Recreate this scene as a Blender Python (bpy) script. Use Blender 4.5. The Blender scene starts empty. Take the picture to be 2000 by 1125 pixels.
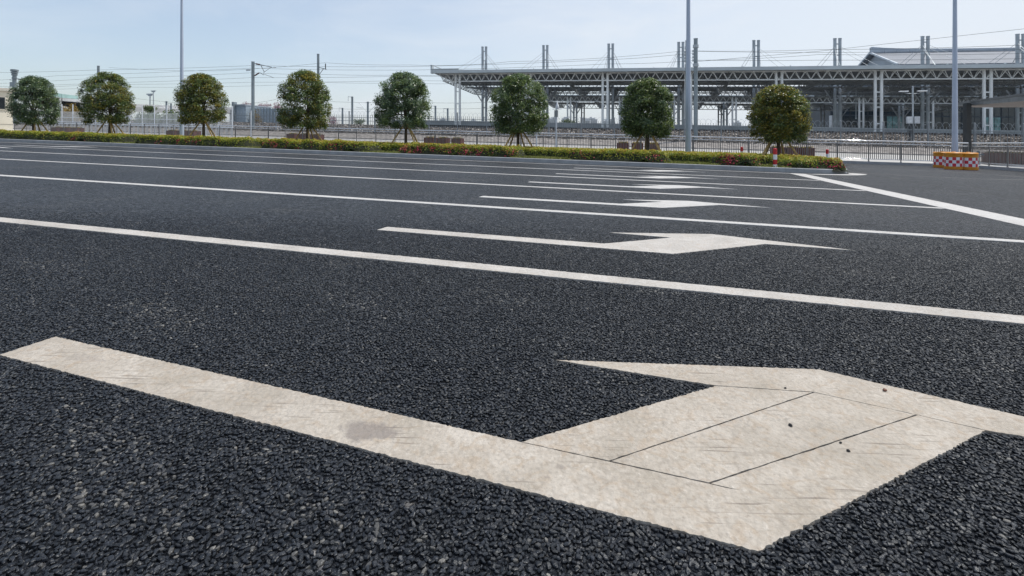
import bpy, math, random
import numpy as np
from mathutils import Vector
R = math.radians
random.seed(7)
scene = bpy.context.scene
COL = scene.collection

# ------------------------------------------------------------------ lane frame
# u runs along the lanes (to the right), v across them (away from the camera), w is height over
# the car park, whose surface falls 2.7 % from left to right (drainage fall).
UX, UY = .9637, -.2668
VX, VY = .2667, .9638
FALL = .027
TH = math.atan2(UY, UX)
F, CX, CY = 994., 1000., 272.          # focal length and principal point of the photograph, 2000 px wide

def W(u, v, w=0.):
    X = u*UX + v*VX; Y = u*UY + v*VY
    return Vector((X, Y, w - FALL*X))

def at(px, v):                          # where the sight line of a photo column meets the row v
    t = (px-CX)/F; Y = v/(VX*t+VY); X = t*Y
    return X*UX + Y*UY

def hgt(px, py, v):                     # height over the car park seen at that photo point in row v
    t = (px-CX)/F; Y = v/(VX*t+VY)
    return 1. + (CY-py)*Y/F + FALL*t*Y

# ------------------------------------------------------------------ materials
MATS = {}
def mat(name, col, rough=.6, metal=0., var=.12, vscale=3., bump=0., bscale=30., spec=.5, col2=None, detail=4.):
    if name in MATS: return MATS[name]
    m = bpy.data.materials.new(name); m.use_nodes = True
    nt = m.node_tree; N = nt.nodes; L = nt.links
    b = N['Principled BSDF']
    b.inputs['Roughness'].default_value = rough
    b.inputs['Metallic'].default_value = metal
    b.inputs['Specular IOR Level'].default_value = spec
    tc = N.new('ShaderNodeTexCoord')
    nz = N.new('ShaderNodeTexNoise'); nz.inputs['Scale'].default_value = vscale; nz.inputs['Detail'].default_value = detail
    L.new(tc.outputs['Object'], nz.inputs['Vector'])
    mx = N.new('ShaderNodeMix'); mx.data_type = 'RGBA'
    c2 = col2 if col2 else tuple(c*(1-2*var) for c in col)
    c1 = col if col2 else tuple(min(1, c*(1+var)) for c in col)
    mx.inputs[6].default_value = (*c2, 1); mx.inputs[7].default_value = (*c1, 1)
    mr = N.new('ShaderNodeMapRange'); mr.inputs[1].default_value = .3; mr.inputs[2].default_value = .7
    L.new(nz.outputs[0], mr.inputs[0]); L.new(mr.outputs[0], mx.inputs[0])
    L.new(mx.outputs[2], b.inputs['Base Color'])
    if bump:
        n2 = N.new('ShaderNodeTexNoise'); n2.inputs['Scale'].default_value = bscale; n2.inputs['Detail'].default_value = 3
        L.new(tc.outputs['Object'], n2.inputs['Vector'])
        bp = N.new('ShaderNodeBump'); bp.inputs['Strength'].default_value = bump; bp.inputs['Distance'].default_value = .02
        L.new(n2.outputs[0], bp.inputs['Height']); L.new(bp.outputs[0], b.inputs['Normal'])
    MATS[name] = m
    return m

def leafmat(name, cols, rough=.45, trans=.25, spec=.4):
    """leaf colours picked by a per-leaf tone value stored in the mesh"""
    m = bpy.data.materials.new(name); m.use_nodes = True
    nt = m.node_tree; N = nt.nodes; L = nt.links
    b = N['Principled BSDF']; b.inputs['Roughness'].default_value = rough
    b.inputs['Specular IOR Level'].default_value = spec
    a = N.new('ShaderNodeAttribute'); a.attribute_name = 'tone'
    r = N.new('ShaderNodeValToRGB'); e = r.color_ramp.elements
    while len(e) < len(cols): e.new(.5)
    for i, (p, c) in enumerate(cols):
        e[i].position = p; e[i].color = (*c, 1)
    L.new(a.outputs['Fac'], r.inputs[0]); L.new(r.outputs[0], b.inputs['Base Color'])
    tr = N.new('ShaderNodeBsdfTranslucent'); ms = N.new('ShaderNodeMixShader'); ms.inputs[0].default_value = trans
    L.new(r.outputs[0], tr.inputs['Color'])
    L.new(b.outputs[0], ms.inputs[1]); L.new(tr.outputs[0], ms.inputs[2])
    L.new(ms.outputs[0], N['Material Output'].inputs['Surface'])
    return m

def mnode(N, L, op, a, b=None, c=None):
    n = N.new('ShaderNodeMath'); n.operation = op
    for i, x in enumerate((a, b, c)):
        if x is None: continue
        if isinstance(x, (int, float)): n.inputs[i].default_value = x
        else: L.new(x, n.inputs[i])
    return n.outputs[0]

def ramp(N, L, fac, stops):
    r = N.new('ShaderNodeValToRGB'); e = r.color_ramp.elements
    while len(e) < len(stops): e.new(.5)
    for i, (p, c) in enumerate(stops):
        e[i].position = p; e[i].color = (c, c, c, 1) if isinstance(c, (int, float)) else (*c, 1)
    L.new(fac, r.inputs[0])
    return r.outputs[0]

def mixc(N, L, fac, a, b):
    n = N.new('ShaderNodeMix'); n.data_type = 'RGBA'
    for i, x in ((0, fac), (6, a), (7, b)):
        if isinstance(x, tuple): n.inputs[i].default_value = (*x, 1)
        elif isinstance(x, (int, float)): n.inputs[i].default_value = x
        else: L.new(x, n.inputs[i])
    return n.outputs[2]

def asphalt_material():
    m = bpy.data.materials.new('asphalt'); m.use_nodes = True
    nt = m.node_tree; N = nt.nodes; L = nt.links
    b = N['Principled BSDF']; b.inputs['Specular Tint'].default_value = (.92, .96, 1., 1)
    tc = N.new('ShaderNodeTexCoord'); P = tc.outputs['Object']
    # warp so that chips are not regular
    nw = N.new('ShaderNodeTexNoise'); nw.inputs['Scale'].default_value = 60; L.new(P, nw.inputs['Vector'])
    wv = N.new('ShaderNodeVectorMath'); wv.operation = 'SCALE'; wv.inputs['Scale'].default_value = .012
    L.new(nw.outputs['Color'], wv.inputs[0])
    pv = N.new('ShaderNodeVectorMath'); pv.operation = 'ADD'; L.new(P, pv.inputs[0]); L.new(wv.outputs[0], pv.inputs[1])
    PW = pv.outputs[0]
    v1 = N.new('ShaderNodeTexVoronoi'); v1.inputs['Scale'].default_value = 58; L.new(PW, v1.inputs['Vector'])
    v2 = N.new('ShaderNodeTexVoronoi'); v2.inputs['Scale'].default_value = 130; L.new(PW, v2.inputs['Vector'])
    ve = N.new('ShaderNodeTexVoronoi'); ve.feature = 'DISTANCE_TO_EDGE'; ve.inputs['Scale'].default_value = 58; L.new(PW, ve.inputs['Vector'])
    sp = N.new('ShaderNodeSeparateColor'); L.new(v1.outputs['Color'], sp.inputs[0])
    sp2 = N.new('ShaderNodeSeparateColor'); L.new(v2.outputs['Color'], sp2.inputs[0])
    base = ramp(N, L, sp.outputs[0], [(0, (.004, .005, .0075)), (.5, (.010, .0125, .0175)), (.93, (.026, .030, .039)), (.975, (.08, .08, .085)), (1, (.15, .145, .14))])
    fine = ramp(N, L, sp2.outputs[1], [(0, .65), (1, 1.25)])
    mul = N.new('ShaderNodeMix'); mul.data_type = 'RGBA'; mul.blend_type = 'MULTIPLY'; mul.inputs[0].default_value = 1
    L.new(base, mul.inputs[6]); L.new(fine, mul.inputs[7])
    col = mul.outputs[2]
    # worn places where the bare aggregate shows
    n1 = N.new('ShaderNodeTexNoise'); n1.inputs['Scale'].default_value = 1.1; n1.inputs['Detail'].default_value = 5; L.new(P, n1.inputs['Vector'])
    worn = mnode(N, L, 'MULTIPLY', ramp(N, L, n1.outputs[0], [(.55, 0.), (.72, 1.)]), ramp(N, L, sp.outputs[1], [(.72, 0.), (.80, 1.)]))
    col = mixc(N, L, mnode(N, L, 'MULTIPLY', worn, .75), col, (.13, .125, .115))
    # dust, in broad streaks along the lanes
    mp = N.new('ShaderNodeMapping'); mp.inputs['Rotation'].default_value = (0, 0, -TH); mp.inputs['Scale'].default_value = (.09, .5, 1)
    L.new(P, mp.inputs['Vector'])
    n2 = N.new('ShaderNodeTexNoise'); n2.inputs['Scale'].default_value = 1.; n2.inputs['Detail'].default_value = 6; n2.inputs['Roughness'].default_value = .65; L.new(mp.outputs[0], n2.inputs['Vector'])
    dust = ramp(N, L, n2.outputs[0], [(.42, 0.), (.75, .34)])
    col = mixc(N, L, dust, col, (.058, .061, .066))
    # tyre marks in the turning area and a pale joint
    sx = N.new('ShaderNodeSeparateXYZ'); L.new(P, sx.inputs[0])
    def gxy(px, py):
        Y = F/(py-CY-FALL*(px-CX)); return Vector(((px-CX)*Y/F, Y))
    def circ(a, b, c):
        d = 2*(a.x*(b.y-c.y)+b.x*(c.y-a.y)+c.x*(a.y-b.y))
        q = Vector(((a.length_squared*(b.y-c.y)+b.length_squared*(c.y-a.y)+c.length_squared*(a.y-b.y))/d, (a.length_squared*(c.x-b.x)+b.length_squared*(a.x-c.x)+c.length_squared*(b.x-a.x))/d))
        return q, (q-a).length
    for (p1, p2, p3, wd) in (((1733, 347.3), (1822, 362.4), (1985, 387), .10), ((1745, 343.5), (1840, 357), (1995, 377), .10), ((1690, 362.6), (1765, 365.5), (1900, 374), .12), ((1700, 329), (1830, 334.5), (1985, 344.6), .16)):
        c, r = circ(gxy(*p1), gxy(*p2), gxy(*p3))
        dx = mnode(N, L, 'SUBTRACT', sx.outputs[0], c.x); dy = mnode(N, L, 'SUBTRACT', sx.outputs[1], c.y)
        d = mnode(N, L, 'SQRT', mnode(N, L, 'ADD', mnode(N, L, 'MULTIPLY', dx, dx), mnode(N, L, 'MULTIPLY', dy, dy)))
        k = mnode(N, L, 'ABSOLUTE', mnode(N, L, 'SUBTRACT', d, r))
        uu = mnode(N, L, 'ADD', mnode(N, L, 'MULTIPLY', sx.outputs[0], UX), mnode(N, L, 'MULTIPLY', sx.outputs[1], UY))
        side = mnode(N, L, 'GREATER_THAN', uu, 6.2)
        k = mnode(N, L, 'MULTIPLY', ramp(N, L, mnode(N, L, 'DIVIDE', k, wd*1.6), [(.35, 1.), (1, 0.)]), side)
        col = mixc(N, L, mnode(N, L, 'MULTIPLY', k, ramp(N, L, n1.outputs[0], [(.3, .3), (.6, .95)])), col, (.10, .10, .10) if wd > .15 else (.006, .006, .007))
    nm = N.new('ShaderNodeTexNoise'); nm.inputs['Scale'].default_value = 21; nm.inputs['Detail'].default_value = 4; nm.inputs['Roughness'].default_value = .75; L.new(P, nm.inputs['Vector'])
    mm = N.new('ShaderNodeMix'); mm.data_type = 'RGBA'; mm.blend_type = 'MULTIPLY'; mm.inputs[0].default_value = 1
    L.new(col, mm.inputs[6]); L.new(ramp(N, L, nm.outputs[0], [(.32, .25), (.5, .9), (.68, 2.1)]), mm.inputs[7]); col = mm.outputs[2]
    nb_ = N.new('ShaderNodeTexNoise'); nb_.inputs['Scale'].default_value = .55; nb_.inputs['Detail'].default_value = 7; nb_.inputs['Roughness'].default_value = .7; L.new(P, nb_.inputs['Vector'])
    col = mixc(N, L, mnode(N, L, 'MULTIPLY', ramp(N, L, nb_.outputs[0], [(.55, 0.), (.72, .55)]), ramp(N, L, nm.outputs[0], [(.42, 0.), (.6, 1.)])), col, (.075, .067, .055))
    L.new(col, b.inputs['Base Color'])
    b.inputs['Roughness'].default_value = .5
    L.new(ramp(N, L, sp2.outputs[0], [(0, .38), (1, .60)]), b.inputs['Roughness'])
    b.inputs['Specular IOR Level'].default_value = .45
    L.new(ramp(N, L, nm.outputs[0], [(.34, .05), (.52, .36), (.66, .75)]), b.inputs['Specular IOR Level'])
    # relief: domed chips, each tilted and standing at its own height
    h = mnode(N, L, 'MULTIPLY', ramp(N, L, ve.outputs['Distance'], [(0, 0.), (.22, .85), (.5, 1.)]), ramp(N, L, sp.outputs[2], [(0, .35), (1, 1.)]))
    h = mnode(N, L, 'ADD', h, mnode(N, L, 'MULTIPLY', v2.outputs['Distance'], .35)); h = mnode(N, L, 'ADD', h, mnode(N, L, 'MULTIPLY', nm.outputs[0], 1.6))
    bp = N.new('ShaderNodeBump'); bp.inputs['Strength'].default_value = 1.; bp.inputs['Distance'].default_value = .011
    L.new(h, bp.inputs['Height']); L.new(bp.outputs[0], b.inputs['Normal'])
    return m

def paint_material(name, clean):
    m = bpy.data.materials.new(name); m.use_nodes = True
    nt = m.node_tree; N = nt.nodes; L = nt.links
    b = N['Principled BSDF']; b.inputs['Roughness'].default_value = .7
    tc = N.new('ShaderNodeNewGeometry'); P = tc.outputs['Position']
    n1 = N.new('ShaderNodeTexNoise'); n1.inputs['Scale'].default_value = 4.; n1.inputs['Detail'].default_value = 8; n1.inputs['Roughness'].default_value = .65; L.new(P, n1.inputs['Vector'])
    n2 = N.new('ShaderNodeTexNoise'); n2.inputs['Scale'].default_value = 70.; n2.inputs['Detail'].default_value = 5; n2.inputs['Roughness'].default_value = .7; L.new(P, n2.inputs['Vector'])
    n3 = N.new('ShaderNodeTexNoise'); n3.inputs['Scale'].default_value = 16.; n3.inputs['Detail'].default_value = 6; n3.inputs['Distortion'].default_value = 1.2; L.new(P, n3.inputs['Vector'])
    col = ramp(N, L, n1.outputs[0], [(.3, tuple(a*(1-clean)+.50*clean for a in (.335, .295, .24))), (.5, tuple(a*(1-clean)+.535*clean for a in (.42, .375, .318))), (.7, tuple(a*(1-clean)+.57*clean for a in (.52, .475, .415)))])
    col = mixc(N, L, ramp(N, L, n3.outputs[0], [(.40, .0), (.50, 0.), (.68, .6*(1-clean))]), col, (.36, .28, .20))
    col = mixc(N, L, ramp(N, L, n2.outputs[0], [(.30, .65*(1-clean*.6)), (.46, 0.)]), col, (.27, .23, .185))
    col = mixc(N, L, ramp(N, L, n2.outputs[0], [(.56, 0.), (.75, .5)]), col, (.70, .66, .60))
    nw_ = N.new('ShaderNodeTexNoise'); nw_.inputs['Scale'].default_value = 1.3; nw_.inputs['Detail'].default_value = 5; nw_.inputs['Roughness'].default_value = .7; L.new(P, nw_.inputs['Vector'])
    col = mixc(N, L, mnode(N, L, 'MULTIPLY', ramp(N, L, nw_.outputs[0], [(.50, 0.), (.66, .9)]), ramp(N, L, n2.outputs[0], [(.50, 0.), (.60, .75)])), col, (.20, .18, .155))
    # scuffs from tyres: short dark hairlines in a few patches
    mp = N.new('ShaderNodeMapping'); mp.inputs['Rotation'].default_value = (0, 0, .55); mp.inputs['Scale'].default_value = (4, 95, 1); L.new(P, mp.inputs['Vector'])
    n4 = N.new('ShaderNodeTexNoise'); n4.inputs['Scale'].default_value = 1.; n4.inputs['Detail'].default_value = 2; L.new(mp.outputs[0], n4.inputs['Vector'])
    n5 = N.new('ShaderNodeTexNoise'); n5.inputs['Scale'].default_value = 3.3; L.new(P, n5.inputs['Vector'])
    sc = mnode(N, L, 'MULTIPLY', ramp(N, L, n4.outputs[0], [(.60, 0.), (.66, .85)]), ramp(N, L, n5.outputs[0], [(.50, 0.), (.60, 1.)]))
    col = mixc(N, L, sc, col, (.20, .17, .14))
    # the grey oval patch on the shaft of the nearest arrow and two rubbed blots
    sx = N.new('ShaderNodeSeparateXYZ'); L.new(P, sx.inputs[0])
    for (u, v, a, bb, k) in ((-.915, 1.515, .11, .075, .8), (-.27, 1.53, .018, .014, .4), (-.30, 1.47, .016, .01, .4), (-2.35, 1.62, .12, .04, .25)):
        c = W(u, v)
        dx = mnode(N, L, 'SUBTRACT', sx.outputs[0], c.x); dy = mnode(N, L, 'SUBTRACT', sx.outputs[1], c.y)
        du = mnode(N, L, 'DIVIDE', mnode(N, L, 'ADD', mnode(N, L, 'MULTIPLY', dx, UX), mnode(N, L, 'MULTIPLY', dy, UY)), a)
        dv = mnode(N, L, 'DIVIDE', mnode(N, L, 'ADD', mnode(N, L, 'MULTIPLY', dx, VX), mnode(N, L, 'MULTIPLY', dy, VY)), bb)
        d = mnode(N, L, 'ADD', mnode(N, L, 'SQRT', mnode(N, L, 'ADD', mnode(N, L, 'MULTIPLY', du, du), mnode(N, L, 'MULTIPLY', dv, dv))), mnode(N, L, 'MULTIPLY', mnode(N, L, 'ADD', n3.outputs[0], n1.outputs[0]), 1.1))
        col = mixc(N, L, ramp(N, L, mnode(N, L, 'MULTIPLY', d, .5), [(.88, k), (1., 0.)]), col, (.22, .19, .17))
    L.new(col, b.inputs['Base Color'])
    vp = N.new('ShaderNodeTexVoronoi'); vp.feature = 'SMOOTH_F1'; vp.inputs['Scale'].default_value = 62; vp.inputs['Smoothness'].default_value = .6; L.new(P, vp.inputs['Vector'])
    h = mnode(N, L, 'ADD', n2.outputs[0], mnode(N, L, 'MULTIPLY', n3.outputs[0], .6)); h = mnode(N, L, 'SUBTRACT', h, mnode(N, L, 'MULTIPLY', vp.outputs['Distance'], .6))
    col = mixc(N, L, ramp(N, L, vp.outputs['Distance'], [(.50, 0.), (.78, .32)]), col, (.22, .19, .155)); L.new(col, b.inputs['Base Color'])
    bp = N.new('ShaderNodeBump'); bp.inputs['Strength'].default_value = .7; bp.inputs['Distance'].default_value = .008
    L.new(h, bp.inputs['Height']); L.new(bp.outputs[0], b.inputs['Normal'])
    return m

def ballast_material():
    m = bpy.data.materials.new('ballast'); m.use_nodes = True
    nt = m.node_tree; N = nt.nodes; L = nt.links
    b = N['Principled BSDF']; b.inputs['Roughness'].default_value = .9; b.inputs['Specular IOR Level'].default_value = .12
    tc = N.new('ShaderNodeTexCoord'); P = tc.outputs['Object']
    v = N.new('ShaderNodeTexVoronoi'); v.inputs['Scale'].default_value = 4.6; L.new(P, v.inputs['Vector'])
    ve = N.new('ShaderNodeTexVoronoi'); ve.feature = 'DISTANCE_TO_EDGE'; ve.inputs['Scale'].default_value = 4.6; L.new(P, ve.inputs['Vector'])
    s = N.new('ShaderNodeSeparateColor'); L.new(v.outputs['Color'], s.inputs[0])
    col = ramp(N, L, s.outputs[0], [(0, (.018, .016, .015)), (.3, (.055, .049, .046)), (.7, (.16, .145, .135)), (.88, (.36, .33, .305)), (1, (.60, .56, .52))])
    col = mixc(N, L, ramp(N, L, ve.outputs[0], [(0, .8), (.12, 0.)]), col, (.02, .018, .016))
    L.new(col, b.inputs['Base Color'])
    bp = N.new('ShaderNodeBump'); bp.inputs['Strength'].default_value = 1.; bp.inputs['Distance'].default_value = .12
    L.new(mnode(N, L, 'ADD', mnode(N, L, 'MULTIPLY', ve.outputs[0], 2.), s.outputs[1]), bp.inputs['Height']); L.new(bp.outputs[0], b.inputs['Normal'])
    return m

def ribbed(name, col, pitch, axis='u', rough=.45, metal=.3):
    """profiled sheet metal: ribs as relief"""
    m = mat(name, col, rough, metal, .06, .4)
    nt = m.node_tree; N = nt.nodes; L = nt.links
    g = N.new('ShaderNodeNewGeometry'); s = N.new('ShaderNodeSeparateXYZ'); L.new(g.outputs['Position'], s.inputs[0])
    a, c = (UX, UY) if axis == 'u' else (VX, VY)
    t = mnode(N, L, 'ADD', mnode(N, L, 'MULTIPLY', s.outputs[0], a), mnode(N, L, 'MULTIPLY', s.outputs[1], c))
    h = mnode(N, L, 'PINGPONG', t, pitch*.5)
    h = mnode(N, L, 'DIVIDE', h, pitch*.5)
    bp = N.new('ShaderNodeBump'); bp.inputs['Strength'].default_value = .8; bp.inputs['Distance'].default_value = .08
    L.new(h, bp.inputs['Height']); L.new(bp.outputs[0], N['Principled BSDF'].inputs['Normal'])
    return m

ASPHALT = asphalt_material(); PAINT = paint_material('road_paint', 0.); PAINT2 = paint_material('road_paint_cleaner', .45); PAINT3 = paint_material('road_paint_clean', .8); BALLAST = ballast_material()
KERB = mat('kerb_concrete', (.36, .37, .38), .8, 0, .10, 2.5, .3, 60)
PAVE = mat('pavement_concrete', (.46, .45, .43), .85, 0, .08, .6, .2, 20)
SOIL = mat('soil', (.13, .115, .05), .95, 0, .3, 3., .8, 25, col2=(.17, .17, .05))
STEEL = mat('stainless_steel', (.74, .73, .72), .05, .85, .05, 2.)
STEELD = mat('steel_bar', (.215, .205, .195), .45, .3, .08, 2.)
GALV = mat('galvanised_steel', (.43, .47, .50), .5, .35, .10, 1.2)
MASTG = mat('mast_paint', (.22, .265, .29), .5, .15, .12, .8)
FENCEW = mat('fence_paint', (.62, .65, .68), .55, 0, .06, 1.)
FENCEG = mat('fence_grey_paint', (.22, .245, .265), .6, .1, .08, 1.)
LAMPP = mat('lamp_post_paint', (.47, .53, .64), .38, .1, .05, .6)
WHITEST = mat('white_steel', (.86, .88, .87), .45, 0, .07, .5)
GREYST = mat('grey_steel', (.31, .325, .33), .5, 0, .08, .5)
SOFFIT = ribbed('roof_sheet', (.20, .215, .23), .3)
FASCIA = mat('fascia_panel', (.50, .55, .57), .45, .1, .06, .5)
HALLROOF = ribbed('hall_roof_sheet', (.20, .22, .255), .6, 'u', .6, .0)
HALLTRIM = mat('hall_trim', (.42, .47, .53), .5, .1, .06, .3)
GLASSD = mat('dark_glass', (.016, .035, .05), .12, 0, .3, .15, spec=.6)
GLASSG = mat('lit_green_glass', (.16, .36, .36), .15, 0, .35, .6)  # greenish light of lit windows put into the glass colour
HALLW = mat('hall_wall', (.045, .065, .085), .6, 0, .15, .2)
PLAT = mat('platform_concrete', (.33, .36, .37), .8, 0, .1, .4)
WALLC = mat('cream_render', (.66, .61, .50), .85, 0, .06, .7, .2, 30)
WALLT = mat('cream_coping', (.50, .47, .41), .8, 0, .12, 1.)
DARK = mat('dark_metal', (.035, .045, .055), .45, .2, .2, 1.)
POSTG = mat('post_slate', (.018, .024, .030), .6, .0, .10, .7, spec=.12)
CANUND = mat('canopy_underside', (.15, .125, .115), .6, 0, .05, .5)
INSUL = mat('insulator_brown', (.09, .03, .025), .3, 0, .2, 5.)
WIRE = mat('wire', (.10, .11, .115), .6, .4, .1, 1.)
BARK = mat('bark', (.115, .085, .06), .95, 0, .3, 12., .8, 40)
STAKE = mat('stake_wood', (.54, .36, .15), .8, 0, .25, 6., .3, 30)
TIE = mat('hessian_tie', (.16, .11, .06), .95, 0, .2, 20)
PLANTW = mat('planter_wood', (.15, .036, .024), .6, 0, .25, 9.)
ORANGE = mat('barrel_orange', (.66, .27, .016), .45, 0, .08, 4., col2=(.52, .20, .012))
REDR = mat('reflective_red', (.58, .02, .045), .4, 0, .08, 6.)
WHITER = mat('reflective_white', (.78, .78, .80), .4, 0, .06, 6.)
BOLR = mat('bollard_red', (.50, .015, .02), .4, 0, .1, 6.)
BLUE = mat('blue_paint', (.04, .11, .18), .5, 0, .1, 3.)
STONE = mat('pebble_stone', (.02, .02, .022), .7, 0, .3, 60.)
BROWNC = mat('brown_chip', (.20, .10, .07), .8, 0, .2, 60.)
WALLR = mat('stone_wall', (.35, .325, .305), .95, 0, .30, 2.2, 1., 6., spec=.1)
CITY = mat('tower_concrete', (.45, .47, .50), .8, 0, .1, .02)
NOISEB = mat('barrier_green', (.35, .55, .52), .4, 0, .1, .3)

# ------------------------------------------------------------------ mesh building
class MB:
    def __init__(s, xf=None): s.v = []; s.f = []; s.m = []; s.xf = xf or (lambda a, b, c: (a, b, c)); s.mi = 0
    def _add(s, pts, faces):
        k = len(s.v); s.v += [tuple(s.xf(*p)) for p in pts]
        for f in faces: s.f.append([i+k for i in f]); s.m.append(s.mi)
    def box(s, x0, x1, y0, y1, z0, z1):
        s._add([(x0,y0,z0),(x1,y0,z0),(x1,y1,z0),(x0,y1,z0),(x0,y0,z1),(x1,y0,z1),(x1,y1,z1),(x0,y1,z1)],
               [(0,3,2,1),(4,5,6,7),(0,1,5,4),(1,2,6,5),(2,3,7,6),(3,0,4,7)])
    def face(s, *pts): s._add(pts, [tuple(range(len(pts)))])
    def tube(s, path, r, n=8, cap=True):
        path = [Vector(p) for p in path]; rs = r if isinstance(r, (list, tuple)) else [r]*len(path)
        pts = []; fs = []
        for i, p in enumerate(path):
            d = (path[min(i+1, len(path)-1)] - path[max(i-1, 0)])
            d = d.normalized() if d.length > 1e-9 else Vector((0, 0, 1))
            a = d.cross(Vector((0, 0, 1)) if abs(d.z) < .9 else Vector((1, 0, 0))).normalized(); b = d.cross(a)
            for j in range(n):
                t = 2*math.pi*(j+.5)/n
                pts.append(p + (a*math.cos(t) + b*math.sin(t))*rs[i])
        for i in range(len(path)-1):
            for j in range(n):
                fs.append((i*n+j, i*n+(j+1) % n, (i+1)*n+(j+1) % n, (i+1)*n+j))
        if cap: fs += [tuple(range(n))[::-1], tuple((len(path)-1)*n+j for j in range(n))]
        s._add(pts, fs)
    def lathe(s, prof, n=24, cx=0, cy=0):
        s.tube([(cx, cy, z) for r, z in prof], [r for r, z in prof], n)
    def prism(s, poly, z0, z1):
        n = len(poly)
        s._add([(x, y, z0) for x, y in poly] + [(x, y, z1) for x, y in poly],
               [tuple(range(n))[::-1], tuple(range(n, 2*n))] + [(i, (i+1) % n, n+(i+1) % n, n+i) for i in range(n)])
    def mesh(s, name, mats, smooth=False):
        me = bpy.data.meshes.new(name); me.from_pydata(s.v, [], s.f)
        mats = mats if isinstance(mats, (list, tuple)) else [mats]
        for m in mats: me.materials.append(m)
        if len(mats) > 1: me.polygons.foreach_set('material_index', s.m)
        if smooth:
            me.polygons.foreach_set('use_smooth', [True]*len(me.polygons))
            try: me.set_sharp_from_angle(angle=R(40))
            except Exception: pass
        me.update(); return me
    def build(s, name, mats, parent=None, smooth=False):
        return link(name, s.mesh(name, mats, smooth), parent)

def link(name, me, parent=None):
    o = bpy.data.objects.new(name, me); COL.objects.link(o)
    if parent: o.parent = parent
    return o

def tag(o, label, cat, group=None):
    o['label'] = label; o['category'] = cat
    if group: o['group'] = group
    return o
def struct(o, kind='structure'):
    o['kind'] = kind; return o
def thing(name, label, cat, loc=(0, 0, 0), rz=TH, group=None):
    o = bpy.data.objects.new(name, None); COL.objects.link(o); o.empty_display_size = .2
    o.location = loc; o.rotation_euler = (0, 0, rz)
    return tag(o, label, cat, group)
def big(name, label, cat, u, v, w=0, group=None):
    """a long thing that follows the fall of the ground: root at its base, children in lane coordinates"""
    o = thing(name, label, cat, W(u, v, w), 0, group)
    base = W(u, v, w)
    return o, (lambda a, b, c: W(a, b, c) - base)
def dup(root, loc=None, label=None, rz=None, scale=None, group=None):
    r = root.copy(); COL.objects.link(r)
    if loc is not None: r.location = loc
    if rz is not None: r.rotation_euler = (0, 0, rz)
    if scale is not None: r.scale = scale
    if label: r['label'] = label
    if group: r['group'] = group
    for c in root.children:
        d = c.copy(); COL.objects.link(d); d.parent = r
        for g in c.children:
            e = g.copy(); COL.objects.link(e); e.parent = d
    return r

def npmesh(name, verts, nper, mats, tone=None, midx=None):
    """verts (n*nper,3): n separate polygons"""
    n = len(verts)//nper
    me = bpy.data.meshes.new(name)
    me.vertices.add(n*nper); me.vertices.foreach_set('co', verts.astype(np.float32).ravel())
    me.loops.add(n*nper); me.loops.foreach_set('vertex_index', np.arange(n*nper, dtype=np.int32))
    me.polygons.add(n); me.polygons.foreach_set('loop_start', np.arange(0, n*nper, nper, dtype=np.int32))
    if tone is not None:
        a = me.attributes.new('tone', 'FLOAT', 'FACE'); a.data.foreach_set('value', tone.astype(np.float32))
    mats = mats if isinstance(mats, (list, tuple)) else [mats]
    for m in mats: me.materials.append(m)
    if midx is not None: me.polygons.foreach_set('material_index', midx.astype(np.int32))
    me.update(calc_edges=True); me.validate()
    return me

def leaves(cen, nrm, length, width, rng, fold=.25):
    """diamond leaves with a bent tip at cen, facing about nrm"""
    n = len(cen)
    t = rng.normal(size=(n, 3)); t -= (t*nrm).sum(1, keepdims=True)*nrm
    t /= np.linalg.norm(t, axis=1, keepdims=True) + 1e-9
    b = np.cross(nrm, t)
    L = (length*rng.uniform(.65, 1.3, (n, 1))); Wd = (width*rng.uniform(.7, 1.25, (n, 1)))
    p0 = cen - t*L*.5; p1 = cen + b*Wd*.5 + nrm*L*fold*.35; p2 = cen + t*L*.5 - nrm*L*fold*.3; p3 = cen - b*Wd*.5 + nrm*L*fold*.35
    return np.stack([p0, p1, p2, p3], 1).reshape(-1, 3)
def unit(a): return a/(np.linalg.norm(a, axis=1, keepdims=True)+1e-9)

# ------------------------------------------------------------------ ground
mb = MB(W)
gu = [-1500, -200, -60, -20, 0, 20, 60, 200, 1500]; gv = [-400, -40, 0, 20, 39.2]
for i in range(len(gu)-1):
    for j in range(len(gv)-1):
        mb.face((gu[i], gv[j], 0), (gu[i+1], gv[j], 0), (gu[i+1], gv[j+1], 0), (gu[i], gv[j+1], 0))
struct(mb.build('road', ASPHALT))

# pavement behind the railing, toe wall, ballast bank, track bed and the land beyond
def strip(name, prof, u0, u1, m, du=30):
    mb = MB(W); us = list(np.linspace(u0, u1, max(2, int((u1-u0)/du)+1)))
    for i in range(len(us)-1):
        for (va, wa), (vb, wb) in zip(prof[:-1], prof[1:]):
            mb.face((us[i], va, wa), (us[i+1], va, wa), (us[i+1], vb, wb), (us[i], vb, wb))
    return struct(mb.build(name, m))
strip('pavement', [(38.75, .17), (42, .19), (64., .58)], -140, 19.45, PAVE)
mb = MB(W)
for a in ((19.45, 24, 75, 38.75, .166, .166), (19.45, 38.75, 75, 64.0, .168, .58)):
    mb.face((a[0], a[1], a[4]), (a[2], a[1], a[4]), (a[2], a[3], a[5]), (a[0], a[3], a[5]))
struct(mb.build('pavement', PAVE))
mb = MB(W)                                              # kerb under the railing, in blocks, turning towards the camera on the right
for k in range(-120, 19): mb.box(k+.004, k+.996, 38.5, 38.76, -.1, .172)
mb.box(19.004, 19.2, 38.5, 38.76, -.1, .172)
for k in range(24, 38): mb.box(19.2, 19.46, k+.004, k+.996, -.1, .172)
mb.box(19.2, 19.46, 38.004, 38.76, -.1, .172)
struct(mb.build('kerb', KERB))
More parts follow.
